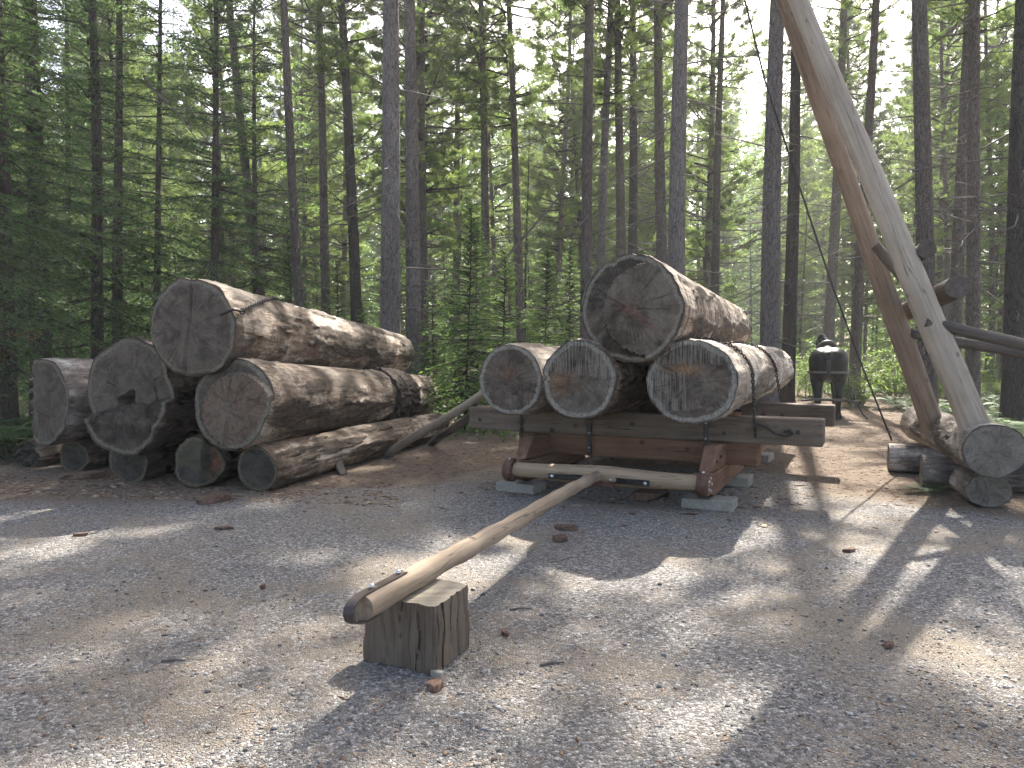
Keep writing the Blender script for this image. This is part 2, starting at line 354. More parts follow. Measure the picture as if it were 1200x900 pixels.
M['litter'] = m_tint('forest_litter', [(0, (.07, .042, .028)), (.4, (.16, .095, .06)), (.75, (.27, .185, .12)), (1, (.4, .31, .22))])

# ------------------------------------------------------------------ ground
SLED_T = R(25.5); ST, CT = math.sin(SLED_T), math.cos(SLED_T)
def W(u, v, z=0.0):                              # sleigh frame (u across, v along) to world
    lat, ax = u - 2.5, v + 8.37
    return Vector((lat * CT + ax * ST, -lat * ST + ax * CT, z))
def sstep(a, b, x):
    t = min(1, max(0, (x - a) / (b - a))); return t * t * (3 - 2 * t)
def gz(x, y):
    far = sstep(13, 22, math.hypot(x * .9, y - 3)); clr = sstep(14, 40, y)
    h = .012 * mn.noise(Vector((x * .9, y * .9, 3))) + .006 * mn.noise(Vector((x * 3, y * 3, 9)))
    return h + far * (.22 * mn.noise(Vector((x * .16, y * .16, 1))) + .07 * mn.noise(Vector((x * .7, y * .7, 5)))) + clr * .012 * (y - 14) * (.5 + .5 * mn.noise(Vector((x * .05, y * .05, 4))))
def duff(x, y):
    n = 1.3 * mn.noise(Vector((x * .35, y * .35, 2))) + .6 * mn.noise(Vector((x * 1.3, y * 1.3, 7))) + .35 * mn.noise(Vector((x * 4, y * 4, 8)))
    edge = 8.5 + n * .5
    if x < -1: edge -= .35 * min(3, -1 - x) - .3
    if x > 3.4: edge = min(edge, 8.2 - (x - 3.4) * .9 + n * .6)
    edge = edge + (1.6 if -1 < x < 3.4 else 0) * sstep(-1.2, 0, x) * (1 - sstep(2.4, 4.6, x))
    return sstep(-.7, .7, y - edge + n * .35)
xs = np.concatenate([-np.geomspace(13, 130, 18)[::-1], np.arange(-12.8, 12.81, .16), np.geomspace(13, 130, 18)])
ys = np.concatenate([-np.geomspace(4, 40, 8)[::-1], np.arange(-3.5, 16, .16), np.arange(16, 40, .6), np.geomspace(41, 150, 14)])
gm = MB(); nx = len(xs)
gv = [(x, y, gz(x, y)) for y in ys for x in xs]
gf = [(j * nx + i, j * nx + i + 1, (j + 1) * nx + i + 1, (j + 1) * nx + i) for j in range(len(ys) - 1) for i in range(nx - 1)]
gm.add(gv, gf, duff=[duff(v[0], v[1]) for v in gv])
m, nt, b = new_mat('gravel_and_forest_floor', .95, .15); co = nd(nt, 'ShaderNodeTexCoord').outputs['Object']
du = nd(nt, 'ShaderNodeAttribute', attribute_name='duff').outputs['Fac']
n1 = noi(nt, co, .75, 5, .6, .4); n2 = noi(nt, co, 9, 5, .7); n3 = noi(nt, co, 70, 4, .75)
vo = nd(nt, 'ShaderNodeTexVoronoi', {'Vector': co, 'Scale': 62.0}); vf = nd(nt, 'ShaderNodeTexVoronoi', {'Vector': co, 'Scale': 62.0}, feature='DISTANCE_TO_EDGE').outputs['Distance']
vc = nd(nt, 'ShaderNodeSeparateColor', {0: vo.outputs['Color']})
grey = ramp(nt, vc.outputs[0], [(0, (.11, .102, .096)), (.45, (.20, .188, .178)), (.8, (.31, .295, .275)), (1, (.46, .44, .41))], 'LINEAR')
dirt = mixc(nt, n3, (.19, .155, .115), (.36, .30, .225))
fm = ramp(nt, mth(nt, 'ADD', n1, mth(nt, 'MULTIPLY', mth(nt, 'SUBTRACT', n2, .5), .5)), [(.46, 0.0), (.64, .8)])
gcol = mixc(nt, fm, grey, dirt)
gcol = mixc(nt, mth(nt, 'MULTIPLY', ramp(nt, vf, [(0, 1.0), (.12, 0.0)]), .45), gcol, (.10, .085, .07))
dcol = ramp(nt, mth(nt, 'ADD', mth(nt, 'MULTIPLY', n3, .55), mth(nt, 'MULTIPLY', n2, .45)), [(.3, (.085, .062, .046)), (.5, (.18, .138, .104)), (.7, (.33, .265, .20))])
dm = ramp(nt, mth(nt, 'ADD', du, mth(nt, 'MULTIPLY', mth(nt, 'SUBTRACT', n2, .5), .9)), [(.3, 0.0), (.7, 1.0)])
hh = mth(nt, 'ADD', mth(nt, 'MULTIPLY', ramp(nt, vf, [(0, 0.0), (.25, 1.0)]), .5), mth(nt, 'ADD', mth(nt, 'MULTIPLY', n3, .5), mth(nt, 'MULTIPLY', n2, .5)))
finish(nt, b, mixc(nt, dm, gcol, dcol), hh, .8, .02)
M['ground'] = m
tag(gm.build('ground', M['ground']), kind='structure')

# ------------------------------------------------------------------ logs
def log_geo(L, r0, r1, seed, lobes=0.03, oval=(1, 1), pro=None, tone=None, saw=None, seg=104, flare=0.04, rough=.025, notch=None, bark=.05):
    r = random.Random(seed); ph = [(k, r.uniform(0, 6.28), lobes * r.uniform(.4, 1) / (k ** .5)) for k in (2, 3, 5, 7)]
    pro = pro or (lambda x, z: 0.0); tone = tone or (lambda x, z: 0.0); saw = saw or (lambda x, z: 0.0)
    def outl(a): 
        q = 1 + sum(am * math.cos(k * a + p) for k, p, am in ph) + .012 * mn.noise(Vector((math.cos(a) * 6, math.sin(a) * 6, seed)))
        if notch:
            for na, nw, ndp in notch: q -= ndp * math.exp(-((math.atan2(math.sin(a - na), math.cos(a - na))) / nw) ** 2)
        return q
    O = [outl(2 * math.pi * k / seg) for k in range(seg)]
    side = MB(); n = max(10, int(L / .055)); vs = []; bkm = []
    for j in range(n + 1):
        s = j / n
        for k in range(seg):
            a = 2 * math.pi * k / seg; ca, sa = math.cos(a), math.sin(a)
            y0 = -pro(ca * O[k], sa * O[k]); y = y0 + (L - y0) * s
            fo = math.exp(-max(0, y) / 1.6); fw = math.exp(-max(0, y) / .5)
            q = 1 + (O[k] - 1) * (.35 + .65 * fo) + flare * fw
            rr = (r0 + (r1 - r0) * s) * q
            rr *= 1 + rough * mn.noise(Vector((ca * 2.2, y * .9, sa * 2.2 + seed * 3.1))) + rough * .5 * mn.noise(Vector((ca * 7, y * 1.1, sa * 7 + seed)))
            fb = mn.fractal(Vector((ca * r0 * 3.2 + seed, y * .75, sa * r0 * 3.2)), .9, 2.1, 5) + .22 * mn.noise(Vector((ca * 1.1, y * .35, sa * 1.1 + seed))) - .12 * sa
            bm_k = sstep(bark, bark + .05, fb) * sstep(.02, .22, y - y0); bkm.append(bm_k)
            if bm_k > 0: rr += bm_k * (.014 + .022 * abs(mn.noise(Vector((ca * r0 * 16, y * 5, sa * r0 * 16 + seed)))))
            rr += .006 * mn.noise(Vector((ca * r0 * 22, y * 1.6, sa * r0 * 22)))
            if j == 0: rr *= .985 + .01 * mn.noise(Vector((ca * 9, sa * 9, seed)))
            ox = 1 + (oval[0] - 1) * fo; oz = 1 + (oval[1] - 1) * fo
            vs.append((ca * rr * ox, y, sa * rr * oz))
    fs = [(j * seg + k, (j + 1) * seg + k, (j + 1) * seg + (k + 1) % seg, j * seg + (k + 1) % seg) for j in range(n) for k in range(seg)]
    side.add(vs, fs, bark=bkm)
    rim = vs[:seg]; NR = 32; face = MB(); fv = [(0, -pro(0, 0), 0)]; rad = [0]; to = [tone(0, 0)]; sw = [saw(0, 0)]
    for i in range(1, NR + 1):
        q = i / NR
        for k in range(seg):
            a = 2 * math.pi * k / seg; X, Z = math.cos(a) * O[k] * q, math.sin(a) * O[k] * q
            y = -pro(X, Z) + (.006 * mn.noise(Vector((X * 5, Z * 5, seed))) + .004 * mn.noise(Vector((X * 14, Z * 14, seed))) if i < NR else 0)
            if saw(X, Z) > .5 and i < NR: y += .008 * mn.noise(Vector(((X * .79 + Z * .61) * 26, (Z * .79 - X * .61) * 1.5, seed)))
            fv.append((rim[k][0] * q, y, rim[k][2] * q)); rad.append(q); to.append(tone(X, Z)); sw.append(saw(X, Z))
    ff = [(0, 1 + k, 1 + (k + 1) % seg) for k in range(seg)]
    ff += [(1 + (i - 1) * seg + k, 1 + i * seg + k, 1 + i * seg + (k + 1) % seg, 1 + (i - 1) * seg + (k + 1) % seg) for i in range(1, NR) for k in range(seg)]
    face.add(fv, ff, rad=rad, tone=to, saw=sw)
    back = MB(); bv = [(0, L - .004, 0)] + vs[-seg:]
    back.add(bv, [(0, 1 + (k + 1) % seg, 1 + k) for k in range(seg)], rad=[0] + [1] * seg, tone=[0] * (seg + 1), saw=[0] * (seg + 1))
    return side, face, back
def aim(p0, p1):
    d = Vector(p1) - Vector(p0); L = d.length
    return L, (math.asin(d.z / L), 0, -math.atan2(d.x, d.y))
def log_thing(label, p0, p1, r0, r1, side_m, face_m, seed, group=None, name='log', cat='log', **kw):
    p0, p1 = Vector(p0), Vector(p1); L, rot = aim(p0, p1)
    root = thing(name, label, cat, p0 - Vector((0, 0, r0)), rot, group)
    s, f, bk = log_geo(L, r0, r1, seed, **kw)
    off = Matrix.Rotation(-rot[0], 3, 'X') @ Vector((0, 0, r0))
    for mb, nm, mt in ((s, 'log_side', side_m), (f, 'cut_face', face_m), (bk, 'far_cut_face', face_m)):
        o = mb.build(nm, M[mt], root); o.location = off
    return root
def log_part(name, parent, p0, p1, r0, r1, side_m, face_m, seed, **kw):
    p0, p1 = Vector(p0), Vector(p1); L, rot = aim(p0, p1)
    s, f, bk = log_geo(L, r0, r1, seed, **kw)
    o = s.build(name, M[side_m], parent); o.location = p0; o.rotation_euler = rot
    f.build('cut_face', M[face_m], o); bk.build('cut_face', M[face_m], o)
    return o

# --- the pile on the left
def hyp(x, z, cx, cz): return math.hypot(x - cx, z - cz)
PG = 'old logs in the left pile'
top_log = log_thing('big weathered log topping the left pile with a chained iron dog in its end',
    at_y(222, 383, 8.4), at_y(462, 414, 15.2), .525, .395, 'pile_side', 'face_grey', 3, PG, lobes=.05, flare=.05,
    pro=lambda x, z: -.028 * math.exp(-((x + .02 - .10 * z) / .035) ** 2) * (1 if z > -.9 else 0) - .08 * sstep(.75, 1.05, -x + .15 * z) - .03 * sstep(.8, 1, hyp(x, z, 0, 0)),
    notch=[(R(92), .12, .06), (R(205), .25, .10)])
log_thing('thick log with reddish stepped cut face and a bark band in the left pile',
    at_y(266, 474, 8.3), at_y(490, 464, 15.4), .50, .42, 'pile_side', 'face_red', 5, PG, lobes=.03, flare=.03,
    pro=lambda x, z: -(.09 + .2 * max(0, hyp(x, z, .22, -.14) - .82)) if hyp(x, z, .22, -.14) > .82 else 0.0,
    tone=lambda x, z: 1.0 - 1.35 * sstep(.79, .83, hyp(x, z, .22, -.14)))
c_log = bpy.data.objects[[o.name for o in COL.objects if o.get('label', '').startswith('thick log with reddish')][0]]
log_thing('low slim log with a black mossy end along the foot of the left pile',
    at_y(301, 549, 8.35), at_y(512, 498, 13.3), .245, .215, 'pile_side', 'face_dark', 8, PG, lobes=.05, rough=.05)
log_thing('short log with bright torn orange end wedged under the reddish cut log',
    at_y(231, 542, 8.55), at_y(330, 520, 11.5), .265, .24, 'pile_dark', 'face_dark', 9, PG, lobes=.08, rough=.06,
    pro=lambda x, z: -.10 * sstep(.1, .5, x), tone=lambda x, z: sstep(.3, .5, x), notch=[(R(60), .3, .2)])
log_thing('huge dark log with a rotten hollow and torn lower face in the left pile',
    at_y(153, 463, 8.9), at_y(368, 450, 14.0), .60, .45, 'pile_dark', 'face_grey', 12, PG, lobes=.05, flare=.06, oval=(.92, 1.04),
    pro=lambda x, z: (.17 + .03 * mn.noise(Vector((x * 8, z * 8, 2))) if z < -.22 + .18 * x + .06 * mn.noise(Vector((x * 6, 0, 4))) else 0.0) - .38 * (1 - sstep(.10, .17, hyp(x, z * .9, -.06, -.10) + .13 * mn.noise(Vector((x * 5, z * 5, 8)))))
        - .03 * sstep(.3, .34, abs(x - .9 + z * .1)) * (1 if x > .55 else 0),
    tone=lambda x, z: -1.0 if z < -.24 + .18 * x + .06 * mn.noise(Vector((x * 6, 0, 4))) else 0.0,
    notch=[(R(25), .2, .10), (R(200), .2, .07)])
log_thing('silvery log with a radially cracked slanting end at the far left of the pile',
    at_y(50, 470, 9.6), Vector(at_y(50, 470, 9.6)) + Vector((math.sin(R(27)), math.cos(R(27)), -.02)) * 5.2, .53, .42, 'pile_grey', 'face_grey', 15, PG, lobes=.06, oval=(.95, 1.02),
    pro=lambda x, z: -.16 * sstep(.35, .75, -x) + .03 * mn.noise(Vector((x * 3, z * 3, 4))) - .05 * sstep(.3, .9, -x) * math.sin(z * 24), notch=[(R(190), .35, .12)])
for lab, px, py, D, r, sd in (('short dark bolster log squeezed below the hollow log', 150, 536, 9.0, .25, 21),
                              ('stubby round log end between the silvery log and the hollow log', 86, 529, 9.75, .20, 22)):
    p = at_y(px, py, D)
    log_thing(lab, Vector((p.x, p.y, r - .02)), Vector((p.x + .5, p.y + 2.6, r - .02)), r, r * .92, 'pile_dark', 'face_dark', sd, PG, lobes=.06, rough=.06)
sp = on_z(27, 549, 0)
log_thing('crumbling mossy stump piece on the ground at the far left edge', (sp.x, sp.y + .1, .17), (sp.x + .35, sp.y + 1.3, .17), .19, .16, 'pile_dark', 'face_dark', 31, None, 'stump', 'stump', lobes=.14, rough=.15,
    pro=lambda x, z: .07 * mn.noise(Vector((x * 4, z * 4, 1))))
# bark band round the second log
L_, rot_ = aim(at_y(266, 474, 8.3), at_y(490, 464, 15.4))
bb = MB(); vs = []; seg = 160; rows = 44; y0, y1 = 4.45, 5.75
for j in range(rows + 1):
    y = y0 + (y1 - y0) * j / rows
    for k in range(seg):
        a = 2 * math.pi * k / seg; rr = .50 - .08 * (y / L_) + .048
        rr += .05 * min(.5, abs(mn.noise(Vector((math.cos(a) * 5.5, y * 4.2, math.sin(a) * 5.5))))) * (1 if 0 < j < rows else 0) + .012 * mn.noise(Vector((math.cos(a) * 14, y * 9, math.sin(a) * 14)))
        if j in (0, rows): rr -= .05
        yy = y + .05 * mn.noise(Vector((math.cos(a) * 3, j > 22, math.sin(a) * 3)))
        vs.append((math.cos(a) * rr, yy, math.sin(a) * rr))
bb.add(vs, [(j * seg + k, (j + 1) * seg + k, (j + 1) * seg + (k + 1) % seg, j * seg + (k + 1) % seg) for j in range(rows) for k in range(seg)])
o = bb.build('bark_band', M['bark_rough'], c_log); o.location = [c for c in c_log.children if c.name.startswith('log_side')][0].location; o['label'] = 'rough dark band of remaining bark'

# --- chains
def chain(name, label, pts, link=.055, wire=.0075, parent=None, cat='chain'):
    pts = [Vector(p) for p in pts]; d = [0]
    for a, b_ in zip(pts, pts[1:]): d.append(d[-1] + (b_ - a).length)
    mb = MB(); n = max(3, int(d[-1] / (link * .72)))
    for i in range(n):
        s = d[-1] * (i + .5) / n; k = max(j for j in range(len(d) - 1) if d[j] <= s)
        t = (pts[k + 1] - pts[k]).normalized(); c = pts[k] + t * (s - d[k])
        x = t.cross(Vector((0, 0, 1))); x = x.normalized() if x.length > .1 else Vector((1, 0, 0)); y = t.cross(x)
        if i % 2: x = y
        ring = [c + t * math.cos(a) * link * .5 + x * math.sin(a) * link * .3 for a in [2 * math.pi * q / 8 for q in range(8)]]
        ring.append(ring[0]); mb.tube(ring, wire, 5, cap=False)
    o = mb.build(name, M['iron'], parent)
    if not parent: tag(o, label, cat)
    return o
# iron dog and chain on the top log
ar = top_log.matrix_basis; L_, rot_ = aim(at_y(222, 383, 8.4), at_y(462, 414, 15.2))
TM = Matrix.Translation(at_y(222, 383, 8.4)) @ Matrix.Rotation(rot_[2], 4, 'Z') @ Matrix.Rotation(rot_[0], 4, 'X')
def on_top(y, a, e=.0):
    r_ = (.525 + (.395 - .525) * y / L_) * (1 + .05 * math.exp(-y / .5)) + e
    return TM @ Vector((math.cos(R(a)) * r_, y, math.sin(R(a)) * r_))
pts = [on_top(.12 + 1.55 * t, 18 + 52 * t, .035) for t in [i / 14 for i in range(15)]]
chain('log_chain', 'dark chain hooked to the iron dog across the left pile\'s top log', pts, .06, .0085)
dg = MB(); q0 = on_top(-.07, 18, -.13); q1 = on_top(-.07, 18, .03); q2 = on_top(.14, 18, .03)
dg.tube([q0, q0.lerp(q1, .5), q1, q1.lerp(q2, .3), q2], [.02, .02, .018, .016, .014], 8)
dg.tube([q2 + Vector((math.cos(a) * .03, 0, math.sin(a) * .03)) for a in [2 * math.pi * i / 10 for i in range(11)]], .008, 6, cap=False)
tag(dg.build('iron_dog', M['iron']), 'bent iron log dog driven into the top log\'s cut end', 'log dog')

# --- logs on the sleigh
SG = 'logs loaded on the sleigh'
def yaw(t, L): return Vector((math.sin(R(t)), math.cos(R(t)), 0)) * L
pR = at_y(810, 449, 7.30); pM = at_y(678, 446, 7.73); pL = at_y(598, 446, 8.15); pU = at_y(736, 364, 7.48)
pR.z = pM.z = 1.255; pL.z = 1.235; pU.z = 1.965
sR = lambda x, z: 1.0 if (z > .42 or (x < -.1 and z < .25 and z > -.7)) else 0.0
log_thing('pale round log with orange stain in its sawn end, at the sleigh\'s right', pR, pR + yaw(25.8, 5.6) - Vector((0, 0, .03)), .40, .355, 'sled_pale', 'face_sled', 41, SG, bark=.2,
    oval=(1.09, 1.0), lobes=.015, flare=.015, saw=sR, tone=lambda x, z: math.exp(-((x + .12) / .34) ** 2 - ((z - .28) / .13) ** 2))
log_thing('round log with coarse saw streaks on its upper end, middle of the sleigh\'s bottom row', pM, pM + yaw(25.2, 5.5) - Vector((0, 0, .03)), .395, .35, 'sled_side', 'face_sled', 42, SG,
    lobes=.02, flare=.015, saw=lambda x, z: 1.0 if z > .12 - .1 * x else 0.0, tone=lambda x, z: .55 * math.exp(-((x + .5) / .35) ** 2 - ((z + .1) / .3) ** 2), notch=[(R(178), .07, .10)])
log_thing('dark faced round log at the left end of the sleigh\'s bottom row', pL, pL + yaw(25, 5.3) - Vector((0, 0, .03)), .375, .34, 'sled_pale', 'face_sled', 47, SG, lobes=.02, flare=.015,
    tone=lambda x, z: .35 * math.exp(-((x + .1) / .3) ** 2 - ((z - .2) / .2) ** 2))
log_thing('largest banded log riding on top of the sleigh load with a stepped end', pU, pU + yaw(24.6, 5.6) - Vector((0, 0, .10)), .535, .43, 'sled_side', 'face_sledtop', 45, SG, lobes=.025, flare=.02,
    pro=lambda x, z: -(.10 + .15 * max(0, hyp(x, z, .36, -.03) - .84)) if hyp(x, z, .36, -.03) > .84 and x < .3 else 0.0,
    tone=lambda x, z: -1.0 if hyp(x, z, .36, -.03) > .84 and x < .3 else .8 * math.exp(-((z + .1 + .65 * (x - .1)) / .09) ** 2) * math.exp(-((x - .1) / .4) ** 2), notch=[(R(112), .10, .05)])  # undercut crescent: its shade is put into the colour with the weathered grey

# ------------------------------------------------------------------ the sleigh
sl = thing('logging_sleigh', 'heavy timber logging sleigh with wide bunks, wooden roller and long tongue', 'sleigh', W(0, 0), (0, 0, -SLED_T))
def chunk(name, c, size, mat, bevel=.012, parent=sl, rot=None, jit=.006, seed=1):
    mb = MB(); mb.box((0, 0, 0), size, None, 0, jit, seed); o = mb.build(name, M[mat], parent, False, bevel=bevel); o.location = c
    if rot: o.rotation_euler = rot
    return o
def bolt(parent, c, r=.016, d=(0, -1, 0), mat='bolt'):
    mb = MB(); d = Vector(d); mb.tube([Vector((0, 0, 0)), d * .008, d * .014], [r, r, r * .55], 10)
    o = mb.build('bolt', M[mat], parent); o.location = c; return o
for v in (0.0, 2.12):
    front = v == 0
    bk = chunk('bunk', (0, v, .718), (4.04, .26, .272), 'bunk', .02, seed=int(v * 3))
    for u in ((-1.86, -.62, .05, 1.05, 1.78) if front else (1.4, 1.75)):                      # bolt holes and knots
        mb = MB(); mb.tube([(0, 0, 0), (0, -.006, 0)], .024, 10); h = mb.build('bolt_hole', M['iron'], bk); h.location = (u, -.131, rnd.uniform(-.05, .05))
    bm_ = chunk('cross_beam', (.02, v + .02, .46), (2.75 if front else 2.4, .24, .235), 'brown_x', .02, seed=4 + int(v))
    chunk('spacer_board', (.0, v + .02, .5795), (1.7, .2, .006), 'iron', 0)
    for u in (-.45, .86):
        st = chunk('iron_strap', (u, v - .142, .61), (.055, .012, .5), 'iron', 0)
        for z in (.17, 0, -.17): bolt(st, (0, -.006, z), .014)
    for sgn in (-1, 1):                                                                     # runners with upturned noses
        prof = [(-1.00, .20), (-1.04, .30), (-1.0, .385), (-.88, .37), (-.75, .345), (.95, .345), (1.05, .32), (1.05, .125), (-.72, .125), (-.88, .15)]
        mb = MB(); n = len(prof); vs = [(sx * .075, y, z) for sx in (-1, 1) for y, z in prof]
        mb.add(vs, [tuple(range(n)), tuple(range(n, 2 * n))[::-1]] + [(i, i + n, (i + 1) % n + n, (i + 1) % n) for i in range(n)])
        rn = mb.build('runner', M['brown_y'], sl, False, bevel=.015); rn.location = (sgn * 1.0, v, 0)
        sh = chunk('shoe', (0, .14, .118), (.11, 1.75, .014), 'iron', 0, rn)
        # curved knee between runner and beam
        pr = [(-.86, .37), (-.62, .60), (-.40, .60), (-.30, .578), (-.13, .578), (-.13, .35), (-.5, .348)]
        mb = MB(); n = len(pr); vs = [(sx * .068, y, z) for sx in (-1, 1) for y, z in pr]
        mb.add(vs, [tuple(range(n)), tuple(range(n, 2 * n))[::-1]] + [(i, i + n, (i + 1) % n + n, (i + 1) % n) for i in range(n)])
        kn = mb.build('knee', M['brown_y'], sl, False, bevel=.014); kn.location = (sgn * 1.0, v + .012, 0)
        for (y, z) in ((-.66, .45), (-.45, .47)): bolt(kn, (sgn * .07, y, z), .016, (sgn, 0, 0), 'iron')
    if front:
        chunk('bolster_block', (1.12, .0, .873), (.14, .2, .034), 'brown_x', .01)
# roller
mb = MB(); us = np.linspace(-1.0, 1.0, 25)
mb.tube([(u, 0, 0) for u in us], [.075 + .028 * math.exp(-(u / .55) ** 2) - .012 * (abs(u) > .93) for u in us], 18, wob=.04, seed=2)
ro = mb.build('roller', M['roller'], sl); ro.location = (0, -1.02, .285)
for sgn in (-1, 1):
    mb = MB()
    for y0, y1, r_ in ((.0, .10, .125), ): mb.tube([(sgn * y0, 0, 0), (sgn * (y0 + .012), 0, 0), (sgn * (y1 - .012), 0, 0), (sgn * y1, 0, 0)], [r_ - .012, r_, r_, r_ - .012], 26)
    co_ = mb.build('roller_collar', M['rust'], sl); co_.location = (sgn * .97, -1.02, .275)
    mb = MB(); mb.tube([(0, 0, 0), (sgn * .01, 0, 0)], .102, 26); d_ = mb.build('collar_disc', M['brown_y'], co_); d_.location = (sgn * .099, 0, 0)
    for a in range(5):
        bolt(co_, (sgn * .11, math.cos(a * 1.257) * .065, math.sin(a * 1.257) * .065), .017, (sgn, 0, 0))
    bolt(co_, (sgn * .05, -.03, .12), .016, (0, -.2, 1))
for sgn in (-1, 1):                                                                        # iron plates where the tongue meets the roller
    pl = chunk('tongue_iron', (sgn * .28, -1.122, .265), (.5, .014, .06), 'iron', .004, rot=(0, 0, sgn * -.12))
    bolt(pl, (sgn * .21, -.007, 0), .018); bolt(pl, (-sgn * .16, -.007, 0), .016)
chunk('tongue_iron', (.0, -1.15, .225), (.34, .018, .05), 'rust', .004)
# tongue pole
SI = (Matrix.Translation(W(0, 0)) @ Matrix.Rotation(-SLED_T, 4, 'Z')).inverted()
tp0 = at_y(424, 722, 3.46); tp1 = W(-.02, -1.06, .295); tp0.z = .40
L_, rot_ = aim(tp0, tp1)
n = 34; ptl = [(.010 * math.sin(i / n * 5.2), L_ * i / n, .008 * math.sin(math.pi * i / n) + .004 * math.sin(i / n * 11)) for i in range(n + 1)]
mb = MB(); mb.tube(ptl, [.060 - .008 * (i / n) + .004 * math.sin(i * 1.7) for i in range(n + 1)], 20, wob=.07, seed=5)
to_ = mb.build('tongue', M['pole_tan'], sl); to_.location = SI @ tp0; to_.rotation_euler = (rot_[0], 0, rot_[2] + SLED_T)
mb = MB(); w = .029; prof = [(.40, .066), (.30, .0645), (.12, .0635), (.0, .0645), (-.06, .056), (-.10, .032), (-.112, 0), (-.10, -.032), (-.06, -.056), (0, -.0655), (.10, -.067)]
vs = []
for y, z in prof:
    for sx in (-w, w): vs.append((sx, y, z))
nrm = []
for i, (y, z) in enumerate(prof):
    a, b_ = prof[max(0, i - 1)], prof[min(len(prof) - 1, i + 1)]; t = Vector((0, b_[0] - a[0], b_[1] - a[1])).normalized(); nv = Vector((0, t.z, -t.y))
    for sx in (-w, w): vs.append(Vector((sx, y, z)) + nv * -.008)
n2_ = 2 * len(prof); fs = []
for i in range(len(prof) - 1):
    a = 2 * i; fs += [(a, a + 1, a + 3, a + 2), (n2_ + a, n2_ + a + 2, n2_ + a + 3, n2_ + a + 1), (a, a + 2, n2_ + a + 2, n2_ + a), (a + 1, n2_ + a + 1, n2_ + a + 3, a + 3)]
mb.add(vs, fs); stp = mb.build('end_strap', M['leather'], to_); stp.rotation_euler = (0, R(-6), 0)
for y in (.36, .10):
    d_ = Vector((math.sin(R(-6)), 0, math.cos(R(-6)))); bolt(to_, d_ * .072 + Vector((0, y, 0)), .014, d_)
# chains on the sleigh
Lr, rr_ = aim(pR, pR + yaw(25.8, 5.6) - Vector((0, 0, .03)))
RM = Matrix.Translation(pR) @ Matrix.Rotation(rr_[2], 4, 'Z') @ Matrix.Rotation(rr_[0], 4, 'X')
def on_R(y, a, e=.022): 
    r_ = .40 + (.355 - .40) * y / Lr + e; ox = 1 + .09 * math.exp(-y / 1.6)
    return RM @ Vector((math.cos(R(a)) * r_ * ox, y, math.sin(R(a)) * r_))
p_end = W(1.34, -.10, .90)
chain('load_chain', 'near chain draped over the right log down to the front bunk', [on_R(.55 + .35 * t, 112 - 100 * t) for t in [i / 12 for i in range(13)]] + [on_R(.95, 5).lerp(p_end, .4) + Vector((0, 0, -.03)), p_end, W(1.36, -.15, .80), W(1.37, -.16, .66)], .046, .0075)
p_end2 = W(1.38, 2.0, .90)
chain('load_chain', 'farther chain draped over the right log towards the rear bunk', [on_R(2.55 + .5 * t, 115 - 105 * t) for t in [i / 12 for i in range(13)]] + [on_R(3.05, 4).lerp(p_end2, .5), p_end2], .046, .0075)
chain('bunk_chain', 'short chain hanging from the bunk below the dark faced log', [W(-1.3, -.15, .82), W(-1.3, -.155, .7), W(-1.29, -.155, .52)], .06, .008)
mb = MB(); hk = [Vector((0, 0, 0)), Vector((.1, -.01, -.03)), Vector((.2, -.012, -.10)), Vector((.30, -.012, -.12)), Vector((.36, -.012, -.09)), Vector((.34, -.012, -.06)), Vector((.28, -.012, -.07))]
mb.tube([Vector((1.37, -.148, .80)) + q for q in hk], [.016, .015, .014, .014, .016, .02, .01], 8)
mb.build('chain_hook', M['iron'], sl)
# concrete pavers under the runners
for lab, u, v, sz in (('pale concrete paver under the sleigh\'s right front runner', 1.02, -.72, (.50, .30, .105)), ('pale concrete paver under the sleigh\'s left front runner', -1.04, -.72, (.48, .30, .105)),
                      ('grey green concrete block under the middle of the right runner', 1.04, .72, (.34, .34, .105)), ('concrete block under the rear bob\'s right runner', 1.04, 2.75, (.3, .4, .105)),
                      ('shaded concrete block under the left runner behind the paver', -1.02, .8, (.34, .34, .105)), ('concrete block behind under the rear bob\'s left runner', -1.02, 2.75, (.3, .4, .105))):
    o = chunk('paver', W(u, v, .048), sz, 'concrete', .01, None, (0, 0, -SLED_T + rnd.uniform(-.08, .08)), .004); tag(o, lab, 'paver', 'concrete pavers under the sleigh')
# supporting block with wedge
c0, c1, c2 = on_z(511, 791), on_z(425, 773), on_z(551, 757); bz = .335
ex, ey = (c1 - c0), (c2 - c0)
root = thing('support_block', 'square weathered timber block propping the sleigh tongue', 'block', (c0 + (ex + ey) / 2))
org = c0 + (ex + ey) / 2
def bp_(a, b_, z): 
    q = ex * (a - .5) + ey * (b_ - .5); return (q.x, q.y, z)
mb = MB(); N = 44
